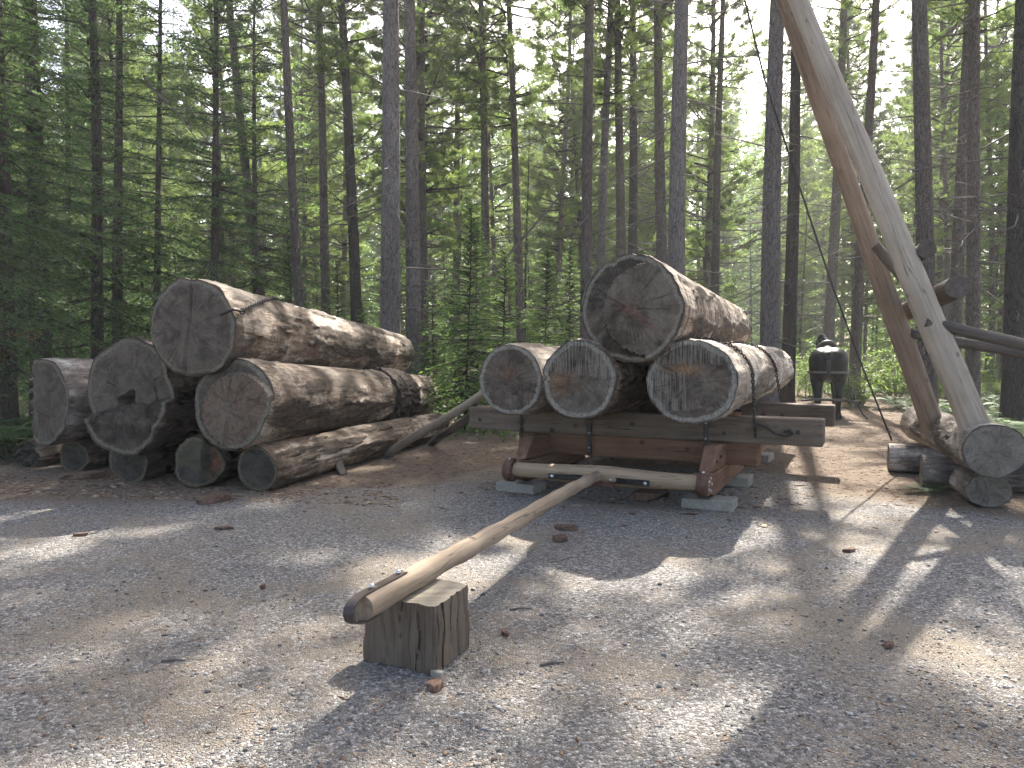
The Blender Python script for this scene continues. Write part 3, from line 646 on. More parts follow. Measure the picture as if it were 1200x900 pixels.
# outer shell as a grid with a chopped left corner
CHK = ((.22, None, .012, -.2), (.47, None, .008, .08), (.71, None, .014, -.2), (None, .18, .014, -.2), (None, .45, .010, .05), (None, .63, .012, -.2), (None, .84, .009, .1))   # drying checks: place across the face, width, lower end
def shell(a, b_, z):
    k = sstep(.05, 1, z / bz) * .05 * a
    q = ex * (a - .5 + (-.10 * sstep(.35, 1, z / bz) * sstep(.7, 1, a) * 0)) + ey * (b_ - .5)
    jj = .012 * mn.noise(Vector((q.x * 9, q.y * 9, z * 4))) + .006 * mn.noise(Vector((q.x * 40, q.y * 40, z * 8)))
    ed = min(1, 4 * (abs(a - .5) > .44) * (abs(b_ - .5) > .44)); q = q * (1 - .03 * ed * (1 + mn.noise(Vector((a * 3, b_ * 3, z * 18)))))
    ck_ = 0
    for (pa, pb, w_, z0_) in CHK:
        da = (a - pa if pa is not None and b_ < .02 else (b_ - pb if pb is not None and a < .02 else 9)) + .025 * math.sin(z * 21 + w_ * 900)
        ck_ += math.exp(-(da / w_) ** 2) * sstep(z0_, z0_ + .12, z)
    q = q * (1 - .10 * min(1, ck_))
    return (q.x + jj, q.y + jj, z)
def grid(fn, nu, nv):
    vs = [fn(i / nu, j / nv) for j in range(nv + 1) for i in range(nu + 1)]
    mb.add(vs, [(j * (nu + 1) + i, j * (nu + 1) + i + 1, (j + 1) * (nu + 1) + i + 1, (j + 1) * (nu + 1) + i) for j in range(nv) for i in range(nu)])
chop = lambda z: 1 - .10 * max(0, z / bz - .25)
grid(lambda a, z: shell(a * chop(z * bz), 0, z * bz), N, N); grid(lambda a, z: shell((1 - a) * chop(z * bz), 1, z * bz), N, N)
grid(lambda b_, z: shell(0, 1 - b_, z * bz), N, N); grid(lambda b_, z: shell(chop(z * bz), b_, z * bz), N, N)
mb.build('block_body', M['block'], root)
mb = MB(); grid(lambda a, b_: (lambda q: (q[0], q[1], bz + .003 * mn.noise(Vector((a * 5, b_ * 5, 1)))))(shell(a * chop(bz), b_, bz)), N, N); mb.build('block_top', M['blocktop'], root)
mb = MB(); wv = [bp_(.86, -.03, .19), bp_(1.10, -.01, .20), bp_(1.10, .34, .20), bp_(.86, .34, .19), bp_(.84, -.03, .33), bp_(1.07, .0, .315), bp_(1.07, .34, .315), bp_(.84, .34, .33)]
mb.add(wv, [(0, 3, 2, 1), (4, 5, 6, 7), (0, 1, 5, 4), (1, 2, 6, 5), (2, 3, 7, 6), (3, 0, 4, 7)]); mb.build('wedge', M['wedge'], root, False, bevel=.008)
# skid poles leaning on the bunk's left end
for lab, a, e, r_, mt in (('pale skid pole leaning from the ground onto the left bunk end', on_z(455, 534), at_y(563, 464, 9.42), .062, 'skid'), ('dark lower skid pole leaning behind the left bunk end', on_z(505, 522), at_y(556, 484, 9.75), .062, 'skid_dark')):
    a = a + Vector((0, 0, .03)); L_, rot_ = aim(a, e); mb = MB(); mb.tube([(0, L_ * 1.06 * i / 14, .012 * math.sin(i * .5)) for i in range(15)], [r_ * (1 - .012 * i) for i in range(15)], 14, wob=.08, seed=9)
    o = mb.build('skid_pole', M[mt]); o.location = a; o.rotation_euler = rot_; tag(o, lab, 'pole', 'skid poles by the sleigh')

# ------------------------------------------------------------------ the A-frame log loader on the right
B1 = at_y(1145, 503, 7.55); B2 = at_y(1089, 488, 8.75)
T1 = at_y(935, 0, 8.0); T2 = at_y(918, 0, 8.35)
lf = thing('log_loading_frame', 'tall A-frame log loader of two leaning peeled poles on stacked sill logs', 'log loader', (B1.x, B1.y, 0))
O_ = Vector((B1.x, B1.y, 0))
def pole(name, a, b_, r0, r1, mat, seed, ext=0.0, seg=22, n=26, bow=.01):
    a, b_ = Vector(a), Vector(b_); b_ = b_ + (b_ - a) * ext; L = (b_ - a).length; mb = MB()
    mb.tube([(bow * math.sin(math.pi * i / n), .5 * bow * math.sin(i * .7), L * i / n) for i in range(n + 1)], [(r0 + (r1 - r0) * i / n) * (1 + .015 * math.sin(i * 2.1 + seed)) for i in range(n + 1)], seg, wob=.07, seed=seed)
    o = mb.build(name, M[mat], lf); o.location = a - O_; o.rotation_euler = (b_ - a).to_track_quat('Z', 'Y').to_euler(); return o
pole('leaning_pole', B1 + Vector((.06, 0, -.16)), T1, .142, .074, 'peel_pale', 1, .42)
pole('leaning_pole', B2 + Vector((.06, 0, -.16)), T2, .124, .066, 'peel_brown', 2, .36)
s0 = at_y(1166, 530, 7.25); s1 = at_y(1086, 497, 9.6); sd = (s1 - s0); sd.z = 0; sdn = sd.normalized(); sx_ = Vector((sdn.y, -sdn.x, 0))
sl0 = Vector((s0.x, s0.y, .60))
log_part('sill_log', lf, sl0 - O_, sl0 + sdn * 1.08 - O_, .262, .235, 'sill_side', 'face_sill', 61, bark=.4, flare=.0, lobes=.03, oval=(1.12, .98))
log_part('sill_log', lf, sl0 + sdn * 1.05 + Vector((-.02, 0, .0)) - O_, sl0 + sdn * 2.75 - O_, .215, .235, 'sill_side', 'face_sill', 62, bark=.4, flare=.0, lobes=.03)
for lab, pp, Y, r_, sdx in (('', (1041, 531), 9.75, .175, 63), ('', (1080, 549), 8.65, .18, 64)):
    p = at_y(pp[0], pp[1], Y); p.z = r_ + .005; q = p + (sx_ + sdn * -.12).normalized() * 2.9; q.z = p.z
    log_part('base_log', lf, p - O_, q - O_, r_, r_ * .97, 'pile_grey', 'face_sill', sdx, flare=0, lobes=.02)
p = at_y(1159, 576, 7.5); p.z = .175
log_part('base_log', lf, p - O_, p + sdn * .58 - O_, .175, .17, 'sill_side', 'face_sill', 66, bark=.4, flare=0, lobes=.03, oval=(1.2, 1))
# cross logs through the poles, strut and the two long braces
def ylog(name, a, b_, r0, r1, mat, seed):
    L, rot = aim(a, b_); mb = MB(); n = 12
    mb.tube([(0, L * i / n, .003 * math.sin(i)) for i in range(n + 1)], [r0 + (r1 - r0) * i / n for i in range(n + 1)], 16, wob=.08, seed=seed)
    o = mb.build(name, M[mat], lf); o.location = Vector(a) - O_; o.rotation_euler = rot; return o
ylog('cross_log', at_y(1122, 336, 7.55), at_y(1058, 366, 9.1), .115, .105, 'brace', 1)
ylog('cross_log', at_y(1086, 292, 7.6), at_y(1064, 306, 8.6), .085, .075, 'brace', 2)
ylog('strut', at_y(1026, 288, 8.1), at_y(1062, 332, 7.95), .05, .045, 'brace', 3)
ylog('brace_pole', at_y(1084, 377, 7.62), at_y(1238, 413, 7.35), .056, .06, 'brace', 4)
ylog('brace_pole', at_y(1066, 391, 8.6), at_y(1238, 421, 8.3), .054, .06, 'brace', 5)
for p_ in (at_y(1238, 413, 7.35), at_y(1238, 421, 8.3)):
    pole('brace_post', Vector((p_.x + .02, p_.y + .18, -.1)), Vector((p_.x + .02, p_.y + .18, p_.z + .35)), .10, .09, 'brace', 7)
# cable from the frame's head down to the base
apex = T1.lerp(T2, .5) + (T1 - B1) * .36
cp = [at_y(858, -60, 8.9), at_y(896, 93, 9.0), at_y(936, 216, 9.15), at_y(972, 325, 9.3), at_y(1006, 418, 9.45), at_y(1045, 516, 9.72)]
cpp = []
for i in range(len(cp) - 1):
    for k in range(4): cpp.append(cp[i].lerp(cp[i + 1], k / 4))
cpp.append(cp[-1]); mb = MB(); mb.tube([apex] + cpp, .011, 6)
tag(mb.build('hoist_cable', M['rope']), 'thin dark cable hanging from the loader down to its base log', 'cable')

# ------------------------------------------------------------------ horse
hp = on_z(969, 487); HY = math.atan2(hp.x, hp.y) - R(1)
hr = thing('horse', 'black life-size draft horse seen from behind on the trail', 'horse', (hp.x, hp.y, 0), (0, 0, -HY))
bm = bmesh.new()
def ell(c, r_):
    bmesh.ops.create_icosphere(bm, subdivisions=3, radius=1, matrix=Matrix.Translation(c) @ Matrix.Diagonal((*r_, 1)))
def limb(pts):
    for (p0, r0), (p1, r1) in zip(pts, pts[1:]):
        p0, p1 = Vector(p0), Vector(p1); n = max(3, int((p1 - p0).length / (min(r0, r1) * .4)))
        for i in range(n + 1):
            t = i / n; bmesh.ops.create_icosphere(bm, subdivisions=2, radius=r0 + (r1 - r0) * t, matrix=Matrix.Translation(p0.lerp(p1, t)))
ell((0, .1, 1.13), (.345, .85, .37)); ell((0, .75, 1.14), (.30, .36, .38)); ell((0, .6, 1.35), (.2, .4, .25)); ell((0, -.45, 1.2), (.36, .50, .37)); ell((0, -.62, 1.22), (.34, .40, .34))
for s in (-1, 1):
    ell((s * .14, -.6, 1.25), (.275, .41, .315)); ell((s * .215, -.62, 1.06), (.19, .30, .25))
    limb([((s * .22, -.60, 1.02), .19), ((s * .225, -.54, .80), .150), ((s * .215, -.78, .55), .092), ((s * .21, -.82, .48), .085), ((s * .205, -.78, .20), .062), ((s * .205, -.75, .13), .075), ((s * .205, -.70, .06), .085)])
    bmesh.ops.create_cone(bm, cap_ends=True, segments=16, radius1=.105, radius2=.085, depth=.10, matrix=Matrix.Translation((s * .205, -.69, .05)))
    limb([((s * .17, .74, .95), .17), ((s * .175, .76, .72), .115), ((s * .175, .78, .47), .075), ((s * .175, .76, .20), .058), ((s * .175, .76, .13), .07), ((s * .175, .80, .06), .08)])
    bmesh.ops.create_cone(bm, cap_ends=True, segments=16, radius1=.10, radius2=.08, depth=.10, matrix=Matrix.Translation((s * .175, .81, .05)))
limb([((0, .80, 1.30), .27), ((-.05, 1.08, 1.52), .20), ((-.10, 1.3, 1.70), .155)])
limb([((-.10, 1.3, 1.70), .14), ((-.13, 1.42, 1.66), .13), ((-.16, 1.62, 1.45), .095), ((-.17, 1.70, 1.36), .08)])
for s in (-1, 1): limb([((-.10 + s * .07, 1.28, 1.80), .035), ((-.10 + s * .085, 1.27, 1.90), .012)])
limb([((0, -.93, 1.42), .06), ((0, -1.0, 1.30), .07)])
me = bpy.data.meshes.new('horse_body'); bm.to_mesh(me); bm.free()
ho = bpy.data.objects.new('horse_body', me); COL.objects.link(ho)
md = ho.modifiers.new('r', 'REMESH'); md.mode = 'VOXEL'; md.voxel_size = .024; md.use_smooth_shade = True
ms = ho.modifiers.new('s', 'SMOOTH'); ms.iterations = 6; ms.factor = .5
dg_ = bpy.context.evaluated_depsgraph_get(); me2 = bpy.data.meshes.new_from_object(ho.evaluated_get(dg_)); ho.modifiers.clear(); ho.data = me2
me2.materials.clear(); me2.materials.append(M['horse']); ho.parent = hr; ho.name = 'body'
for p_ in me2.polygons: p_.use_smooth = True
mb = MB()
for i in range(30):
    a = rnd.uniform(0, 6.28); r_ = rnd.uniform(0, .028); x0, y0 = r_ * math.cos(a), -1.0 + r_ * .6 * math.sin(a); sp_ = rnd.uniform(.8, 1.6)
    mb.tube([(x0, y0, 1.38), (x0 * sp_, y0 - .05, 1.25), (x0 * sp_ * 1.2, y0 - .05, 1.1), (x0 * 1.0, y0 - .02, rnd.uniform(.92, 1.0))], [.016, .018, .015, .004], 5)
mb.build('tail', M['mane'], hr)
mb = MB()
for i in range(46):
    t = rnd.random(); q = Vector((0, .72, 1.58)).lerp(Vector((-.10, 1.26, 1.86)), t); s = rnd.choice((-1, 1))
    mb.tube([q, q + Vector((s * .1, .02, -.04)), q + Vector((s * .17, .02, -.22))], [.02, .018, .005], 5)
mb.build('mane', M['mane'], hr)
def band(name, ctr, rx, ry, rz_tilt, w, th, mat, plane='z', seg=40, a0=0, a1=360):
    mb = MB(); ring = []
    for i in range(seg + 1):
        a = R(a0 + (a1 - a0) * i / seg); ring.append((math.cos(a), math.sin(a)))
    vs = []
    for ca, sa in ring:
        for k, (dr, dz) in enumerate(((0, -w), (th, -w), (th, w), (0, w))):
            if plane == 'z': vs.append((ctr[0] + ca * (rx + dr), ctr[1] + sa * (ry + dr), ctr[2] + dz + rz_tilt * sa))
            else: vs.append((ctr[0] + ca * (rx + dr), ctr[1] + dz + rz_tilt * sa, ctr[2] + sa * (ry + dr)))
    mb.add(vs, [(i * 4 + k, i * 4 + (k + 1) % 4, (i + 1) * 4 + (k + 1) % 4, (i + 1) * 4 + k) for i in range(seg) for k in range(4)])
    return mb.build(name, M[mat], hr)
band('breeching_strap', (0, -.55, 1.02), .425, .445, 0, .024, .012, 'harness', a0=165, a1=375)
band('back_strap', (0, .15, 1.13), .352, .378, 0, .025, .01, 'leather', 'y')
mb = MB(); mb.tube([(.23 * math.cos(a), .93 - .14 * math.sin(a), 1.34 + .33 * math.sin(a)) for a in [2 * math.pi * i / 28 for i in range(29)]], .065, 10, cap=False); mb.build('collar', M['leather'], hr)
for s in (-1, 1):
    mb = MB(); mb.tube([(s * .33, .9, 1.15), (s * .40, .2, 1.02), (s * .43, -.5, .88), (s * .46, -1.3, .46)], .012, 6); mb.build('trace', M['trace'], hr)
mb = MB(); mb.tube([(.40, -.2, 1.05), (.44, -.5, .8), (.55, -.7, .45), (.70, -.8, .12), (.8, -.85, .02)], .018, 6); mb.build('loose_line', M['leather'], hr)
mb = MB(); mb.tube([(-.55, -1.36, .42), (-.3, -1.34, .45), (.3, -1.34, .45), (.6, -1.36, .42)], [.02, .03, .03, .02], 10); mb.build('whippletree', M['skid_dark'], hr)
mb = MB(); mb.tube([(0, -1.38, .58), (-.25, -3.0, .25), (-.3, -5.4, .35)], .03, 8)

# ------------------------------------------------------------------ vegetation builders
def unit(a): return a / np.maximum(np.linalg.norm(a, axis=-1, keepdims=True), 1e-9)
def leaves(P, D, N, ln, wd):
    """rhombic leaflets: base P, direction D, face normal about N"""
    D = unit(D); S = unit(np.cross(D, N)); ln = np.asarray(ln)[:, None]; wd = np.asarray(wd)[:, None]
    mid = P + D * ln * .45
    V = np.stack([P, mid + S * wd * .5, P + D * ln, mid - S * wd * .5], 1).reshape(-1, 3)
    return V
class Crown:
    def __init__(s, seed): s.r = np.random.default_rng(seed); s.lv = []; s.lt = []; s.st = MB()
    def add(s, P, D, N, ln, wd, tint):
        s.lv.append(leaves(P, D, N, ln, wd)); s.lt.append(np.repeat(tint, 4))
    def mesh(s, name, leaf, stick):
        LV = np.concatenate(s.lv); LT = np.concatenate(s.lt); nL = len(LV) // 4
        SV = np.array(s.st.v).reshape(-1, 3) if s.st.v else np.zeros((0, 3)); SF = np.array([f for f in s.st.f if len(f) == 4]).reshape(-1, 4)
        V = np.concatenate([LV, SV]); F = np.concatenate([np.arange(nL * 4).reshape(-1, 4), SF + len(LV)]).astype(int)
        mi = np.concatenate([np.zeros(nL), np.ones(len(SF))]); T = np.concatenate([LT, np.zeros(len(SV))])
        return np_mesh(name, V, F, [leaf, stick], T, mi)

def fir_bough(c, p, az, L, pitch, droop, dens=1.0, leaf=.085, wid=.03):
    r = c.r; d = np.array([math.cos(az) * math.cos(pitch), math.sin(az) * math.cos(pitch), math.sin(pitch)])
    sd = np.array([-math.sin(az), math.cos(az), 0.0]); up = np.cross(d, sd) * -1; up = up if up[2] > 0 else -up
    m = max(4, int(L / .075 * dens)); base = np.array(p)
    f = lambda t: base + d * L * t + np.array([0, 0, -droop * L * t * t])
    q = [f(t) for t in (0, .35, .7, 1)]
    c.st.tube(q, [.012 + .010 * L, .009 + .006 * L, .008, .003], 3, cap=False)
    P = []; D = []; tint = []
    bt = r.uniform(.1, .75)
    for i in range(m):
        t = .12 + .88 * (i + r.random()) / m; s = 1 if i % 2 else -1
        tl = min(.75, (.50 * L * (1 - t) ** .75 + .07) * r.uniform(.7, 1.2)); ang = R(r.uniform(42, 68))
        td = d * math.cos(ang) + sd * s * math.sin(ang); td[2] -= .12 + droop * .6 * t
        td = td / np.linalg.norm(td); n = max(2, int(tl / .042)); o = f(t)
        k = (np.arange(n) + r.random()) / n
        pts = o + td * (k * tl)[:, None] + np.stack([np.zeros(n), np.zeros(n), -.10 * tl * k * k], 1)
        sg = np.where(np.arange(n) % 2, 1, -1)[:, None]; sdn_ = np.cross(td, up)
        P.append(pts); D.append(td + sdn_ * sg * .75 + r.normal(0, .38, (n, 3)))
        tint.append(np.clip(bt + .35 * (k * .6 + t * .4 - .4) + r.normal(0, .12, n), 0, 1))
    P = np.concatenate(P); D = np.concatenate(D); tint = np.concatenate(tint); n = len(P)
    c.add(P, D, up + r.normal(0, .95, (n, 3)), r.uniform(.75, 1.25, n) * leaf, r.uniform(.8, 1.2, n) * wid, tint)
def fir_mesh(name, seed, h, zb, rmax, leaf, spacing=.34, dens=1.0, nb=(5, 8), prune=0.0, lw=(.085, .03)):
    c = Crown(seed); r = c.r; z = zb
    while z < h - .12:
        t = (z - zb) / (h - zb); Lm = rmax * (1 - t) ** .85 * (1 if t > .08 else .8)
        for k in range(r.integers(*nb)):
            if r.random() < prune: continue
            az = r.uniform(0, 6.283); L = max(.18, Lm * r.uniform(.62, 1.12))
            fir_bough(c, (0, 0, z + r.uniform(-.1, .1)), az, L, R(-12 + 45 * t + r.uniform(-9, 9)), .10 + .16 * (1 - t), dens, *lw)
        z += spacing * (1.25 - .5 * t) * r.uniform(.8, 1.2)
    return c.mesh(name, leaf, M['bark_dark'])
def pine_mesh(name, seed, h, zb, rmax, leaf, spacing=.75, tufts=5, nl=.15, wl=.022, nper=11):
    c = Crown(seed); r = c.r; z = zb
    while z < h - .3:
        t = (z - zb) / (h - zb); Lm = rmax * (min(1, .35 + 2.2 * t)) * (1 - t) ** .6 + .25
        for k in range(r.integers(3, 6)):
            az = r.uniform(0, 6.283); L = Lm * r.uniform(.6, 1.15); pt = R(6 + 38 * t + r.uniform(-12, 14))
            d = np.array([math.cos(az) * math.cos(pt), math.sin(az) * math.cos(pt), math.sin(pt)])
            b0 = np.array([0, 0, z + r.uniform(-.2, .2)]); f = lambda q: b0 + d * L * q + np.array([0, 0, .16 * L * q * q - .12 * L * q])
            c.st.tube([f(0), f(.4), f(.75), f(1)], [.02 + .012 * L, .016 + .006 * L, .012, .005], 3, cap=False)
            cen = []; cd = []
            for sb in range(3 + int(L * 3.2)):
                q = r.uniform(.3, 1); o = f(q); sl_ = L * r.uniform(.14, .36) * (1.25 - q) + .12
                a2 = az + r.choice((-1, 1)) * R(r.uniform(25, 70)); sdv = np.array([math.cos(a2), math.sin(a2), r.uniform(.0, .5)]); sdv /= np.linalg.norm(sdv)
                c.st.tube([o, o + sdv * sl_], [.008, .003], 3, cap=False)
                kk = np.linspace(.35, 1, tufts)[:, None] + r.normal(0, .05, (tufts, 1)); cen.append(o + sdv * sl_ * kk + r.normal(0, .03, (tufts, 3))); cd.append(np.repeat(sdv[None], tufts, 0))
            cen = np.concatenate(cen); cd = np.concatenate(cd); n = len(cen)
            P = np.repeat(cen, nper, 0); D = np.repeat(cd, nper, 0) * .75 + r.normal(0, .62, (n * nper, 3)); D[:, 2] += .25
            bt = r.uniform(.1, .8); ti = np.clip(np.repeat(bt + r.normal(0, .15, n), nper) + r.normal(0, .08, n * nper), 0, 1)
            c.add(P, D, r.normal(0, 1, (n * nper, 3)), r.uniform(.7, 1.2, n * nper) * nl, np.full(n * nper, wl), ti)
        z += spacing * r.uniform(.7, 1.3)
    return c.mesh(name, leaf, M['bark_dark'])
def bare_branches(name, seed, z0, z1, n, rmax, mat, tr=.15):
    r = random.Random(seed); mb = MB()
    for i in range(n):
        z = r.uniform(z0, z1); az = r.uniform(0, 6.28); L = rmax * r.uniform(.25, 1) ; pt = R(r.uniform(-28, 22)); kink = r.uniform(-.18, .16)
        d = Vector((math.cos(az) * math.cos(pt), math.sin(az) * math.cos(pt), math.sin(pt)))
        pts = [Vector((0, 0, z)) + d * (L * t) + Vector((r.uniform(-.03, .03), r.uniform(-.03, .03), kink * L * t * t)) for t in (0, .3, .6, .85, 1)]
        r0 = .006 + .0075 * L; mb.tube(pts, [r0, r0 * .85, r0 * .65, r0 * .45, .002], 4, cap=False)
        for s in range(r.randint(0, 4)):
            q = pts[r.choice((1, 2, 3))]; a2 = az + r.uniform(-1.1, 1.1); l2 = L * r.uniform(.15, .4)
            mb.tube([q, q + Vector((math.cos(a2) * l2 * .6, math.sin(a2) * l2 * .6, r.uniform(-.1, .1))), q + Vector((math.cos(a2) * l2, math.sin(a2) * l2, r.uniform(-.2, .12)))], [r0 * .5, r0 * .35, .0015], 3, cap=False)
    return mb.mesh(name, mat)
def trunk_mesh(name, h, r, seed, mat, bend=.12, flare=.35, seg=16):
    q = random.Random(seed); p1, p2 = q.uniform(0, 6), q.uniform(0, 6); n = 30; mb = MB()
    pts = []; rad = []
    for i in range(n + 1):
        t = (i / n) ** 1.25; z = h * t - .25
        pts.append((bend * (math.sin(t * 5 + p1) - math.sin(p1)) * t ** .5, bend * (math.sin(t * 4.3 + p2) - math.sin(p2)) * t ** .5, z))
        rad.append(max(.012, r * (1 - .82 * t ** 1.1) * (1 + flare * math.exp(-max(0, z) / .28))))
    mb.tube(pts, rad, seg, wob=.06, seed=seed, cap=False)
    return mb.mesh(name, mat)

# shared crowns and branches
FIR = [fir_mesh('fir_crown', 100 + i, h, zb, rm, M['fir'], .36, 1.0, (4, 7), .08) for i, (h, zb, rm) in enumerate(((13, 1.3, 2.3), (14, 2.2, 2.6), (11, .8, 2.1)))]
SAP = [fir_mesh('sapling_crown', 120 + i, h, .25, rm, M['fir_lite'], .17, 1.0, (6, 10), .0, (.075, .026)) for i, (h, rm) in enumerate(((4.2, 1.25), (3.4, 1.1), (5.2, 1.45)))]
MIDF = [fir_mesh('midstorey_crown', 140 + i, h, zb, rm, M['fir_lite'], .55, .75, (4, 7), .1, (.13, .045)) for i, (h, zb, rm) in enumerate(((12, 2.0, 2.0), (9, 1.2, 1.8)))]
PINE = [pine_mesh('pine_crown', 160 + i, h, zb, rm, M['pine'], .68, 5, .16, .018, 14) for i, (h, zb, rm) in enumerate(((22, 9.5, 2.8), (21, 9, 2.6), (23, 10.5, 3.0)))]
FPINE = [pine_mesh('far_pine_crown', 170 + i, h, zb, rm, M['pine'], .55, 5, .19, .020, 15) for i, (h, zb, rm) in enumerate(((20, 4.5, 2.7), (18, 3.2, 2.6), (22, 6, 2.9)))]
BARE = [bare_branches('bare_branches', 180 + i, 1.6, 11.5, 46, 1.9, M['twig']) for i in range(3)]
BARE_F = [bare_branches('bare_branches', 190 + i, 1.2, 8, 30, 1.5, M['twig']) for i in range(2)]
TRUNK_F = [trunk_mesh('trunk', 21, .15, 200 + i, M[k], .22, .3, 10) for i, k in enumerate(('bark', 'bark_grey', 'bark_dark', 'bark'))]

def part(name, me, root, scale=1.0, rz=0.0, kind=None, sxy=None):
    o = bpy.data.objects.new(name, me); COL.objects.link(o); o.parent = root
    o.scale = (sxy or scale, sxy or scale, scale); o.rotation_euler = (0, 0, rz)
    if name != 'trunk': o['kind'] = 'stuff'
    return o
TREES = []
THIN = {791: .5, 779: .6, 968: .7, 1001: .7}       # narrow crowns
def tree(px, D, wpx, pxtop, bark, crown, label, h=21, bare=True, group=None, name='pine_tree', cs=1.0, bend=.10):
    X = (px - 600) / FPX * D; z = gz(X, D)
    lean = math.atan((pxtop - px) / 405 * 1.0)
    root = thing(name, label, 'tree', (X, D, z), (0, lean, 0), group); TREES.append((X, D))
    sd_ = int(px * 7 + D); r_ = wpx * D / FPX / 2
    part('trunk', trunk_mesh('trunk', h, r_ * 1.12, sd_, M[bark], bend), root)
    if bare: part('bare_branches', BARE[sd_ % 3], root, 1.0, rnd.uniform(0, 6.28))
    if crown: part('crown', crown[sd_ % len(crown)], root, cs * h / 21 if crown is not FIR else cs, rnd.uniform(0, 6.28), sxy=THIN.get(px))
    return root

NG = 'tall pines standing at the edge of the yard'
for a in (
    (6, 12.5, 22, 2, 'bark_dark', FIR, 'dark fir trunk cut by the left picture edge', 14, False, 'fir_tree'),
    (47, 14.5, 22, 50, 'bark_dark', FIR, 'dark double-width fir trunk above the silvery far left log', 15, False, 'fir_tree'),
    (113, 15.5, 14, 112, 'bark_dark', FIR, 'straight dark fir trunk above the gap between silvery and hollow logs', 14, False, 'fir_tree'),
    (138, 18, 12, 140, 'bark_dark', FIR, 'slim dark fir trunk above the hollow log', 14, False, 'fir_tree'),
    (318, 21, 12, 279, 'bark', PINE, 'slender pine leaning left behind the left pile\'s top log', 20, True, 'pine_tree'),
    (357, 16.5, 11, 343, 'bark', None, 'thin pale dead-limbed trunk rising right of the log chain', 20, True, 'pine_tree'),
    (384, 24, 11, 374, 'bark', PINE, 'thin pine just right of the pale dead-limbed trunk', 21, True, 'pine_tree'),
    (421, 21, 13, 408, 'bark_dark', PINE, 'crooked dark pine left of the thick grey pine', 21, True, 'pine_tree'),
    (458, 15.2, 23, 456, 'bark_grey', PINE, 'thick grey pine rising above the rear end of the left pile', 22, True, 'pine_tree'),
    (484, 17.8, 17, 485, 'bark_grey', PINE, 'pine close on the right of the thick grey pine', 22, True, 'pine_tree'),
    (536, 30, 9, 534, 'bark', FPINE, 'distant thin pine above the young firs', 21, True, 'pine_tree'),
    (571, 24, 10, 562, 'bark', PINE, 'thin straight pine behind the young firs', 21, True, 'pine_tree'),
    (613, 24, 10, 594, 'bark', PINE, 'thin pine leaning left in the middle of the picture', 20, True, 'pine_tree'),
    (686, 19, 14, 692, 'bark', PINE, 'left pine of the group just left of the sleigh\'s top log', 21, True, 'pine_tree'),
    (701, 23, 11, 710, 'bark_grey', PINE, 'pine leaning right, close behind the left edge of the sleigh\'s top log', 21, True, 'pine_tree'),
    (729, 24, 12, 727, 'bark', PINE, 'left trunk of the close pair above the sleigh\'s top log', 21, True, 'pine_tree'),
    (739, 26, 12, 740, 'bark_dark', PINE, 'right trunk of the close pair above the sleigh\'s top log', 21, True, 'pine_tree'),
    (779, 22, 13, 772, 'bark', PINE, 'slimmer pine left of the broad pine behind the sleigh load', 21, True, 'pine_tree'),
    (791, 15.8, 20, 794, 'bark_grey', PINE, 'broad pine behind the middle of the sleigh load', 22, True, 'pine_tree'),
    (826, 27, 9, 828, 'bark', FPINE, 'thin reddish pine right of the broad pine behind the sleigh', 21, True, 'pine_tree'),
    (837, 22, 10, 840, 'bark_dark', None, 'dark branchy trunk above the rear end of the sleigh\'s top log', 18, True, 'pine_tree'),
    (901, 17, 21, 904, 'bark_grey', PINE, 'broad grey pine left of the horse', 22, True, 'pine_tree'),
    (923, 18.5, 15, 924, 'bark_dark', None, 'dark smooth trunk next to the broad grey pine by the horse', 18, True, 'hardwood_tree'),
    (968, 25, 12, 979, 'bark', PINE, 'pine leaning right behind the horse', 21, True, 'pine_tree'),
    (1001, 21, 12, 1008, 'bark', PINE, 'dark pine between the horse and the leaning poles', 21, True, 'pine_tree'),
    (1090, 14.5, 19, 1074, 'bark', PINE, 'pine standing behind the feet of the leaning poles', 22, True, 'pine_tree'),
    (1117, 18, 14, 1122, 'bark', PINE, 'pine behind the cross log of the loading frame', 21, True, 'pine_tree'),
    (1141, 17, 15, 1137, 'bark', PINE, 'straight pine right of the loading frame', 21, True, 'pine_tree'),
    (1191, 13.5, 26, 1190, 'bark_dark', PINE, 'thick dark trunk at the right picture edge', 22, True, 'pine_tree'),
    (1100, 34, 7, 1101, 'bark', FPINE, 'very thin distant pine between the leaning poles and the right trunks', 21, True, 'pine_tree'),
):
    px, D, w_, pt_, bk_, cr_, lab, h_, ba_, nm_ = a
    tree(px, D, w_, pt_, bk_, cr_, lab, h_, ba_, NG, nm_)
def small(name, label, cat, px, D, mesh, sc, group, trunk_r=.03, h=4):
    X = (px - 600) / FPX * D; root = thing(name, label, cat, (X, D, gz(X, D) - .02), (rnd.uniform(-.03, .03), rnd.uniform(-.03, .03), rnd.uniform(0, 6.28)), group)
    part('trunk', trunk_mesh('trunk', h * sc, trunk_r, int(px), M['bark_dark'], .03, .3, 7), root); part('crown', mesh, root, sc); TREES.append((X, D)); return root
for px, D, k, sc, lab in ((182, 19, 1, .95, 'tall dark fir behind the hollow log'), (248, 15.5, 0, .95, 'broad dark fir spreading behind the left pile\'s top log'), (300, 20, 2, 1.1, 'dark fir right of the broad fir behind the pile'),
                          (80, 20, 0, 1.1, 'deep shaded fir behind the far left trunks'), (-60, 11, 1, .9, 'dark fir whose boughs reach in from the left edge')):
    small('fir_tree', lab, 'tree', px, D, FIR[k], sc, 'big dark firs on the left', .10, (13, 14, 11)[k])
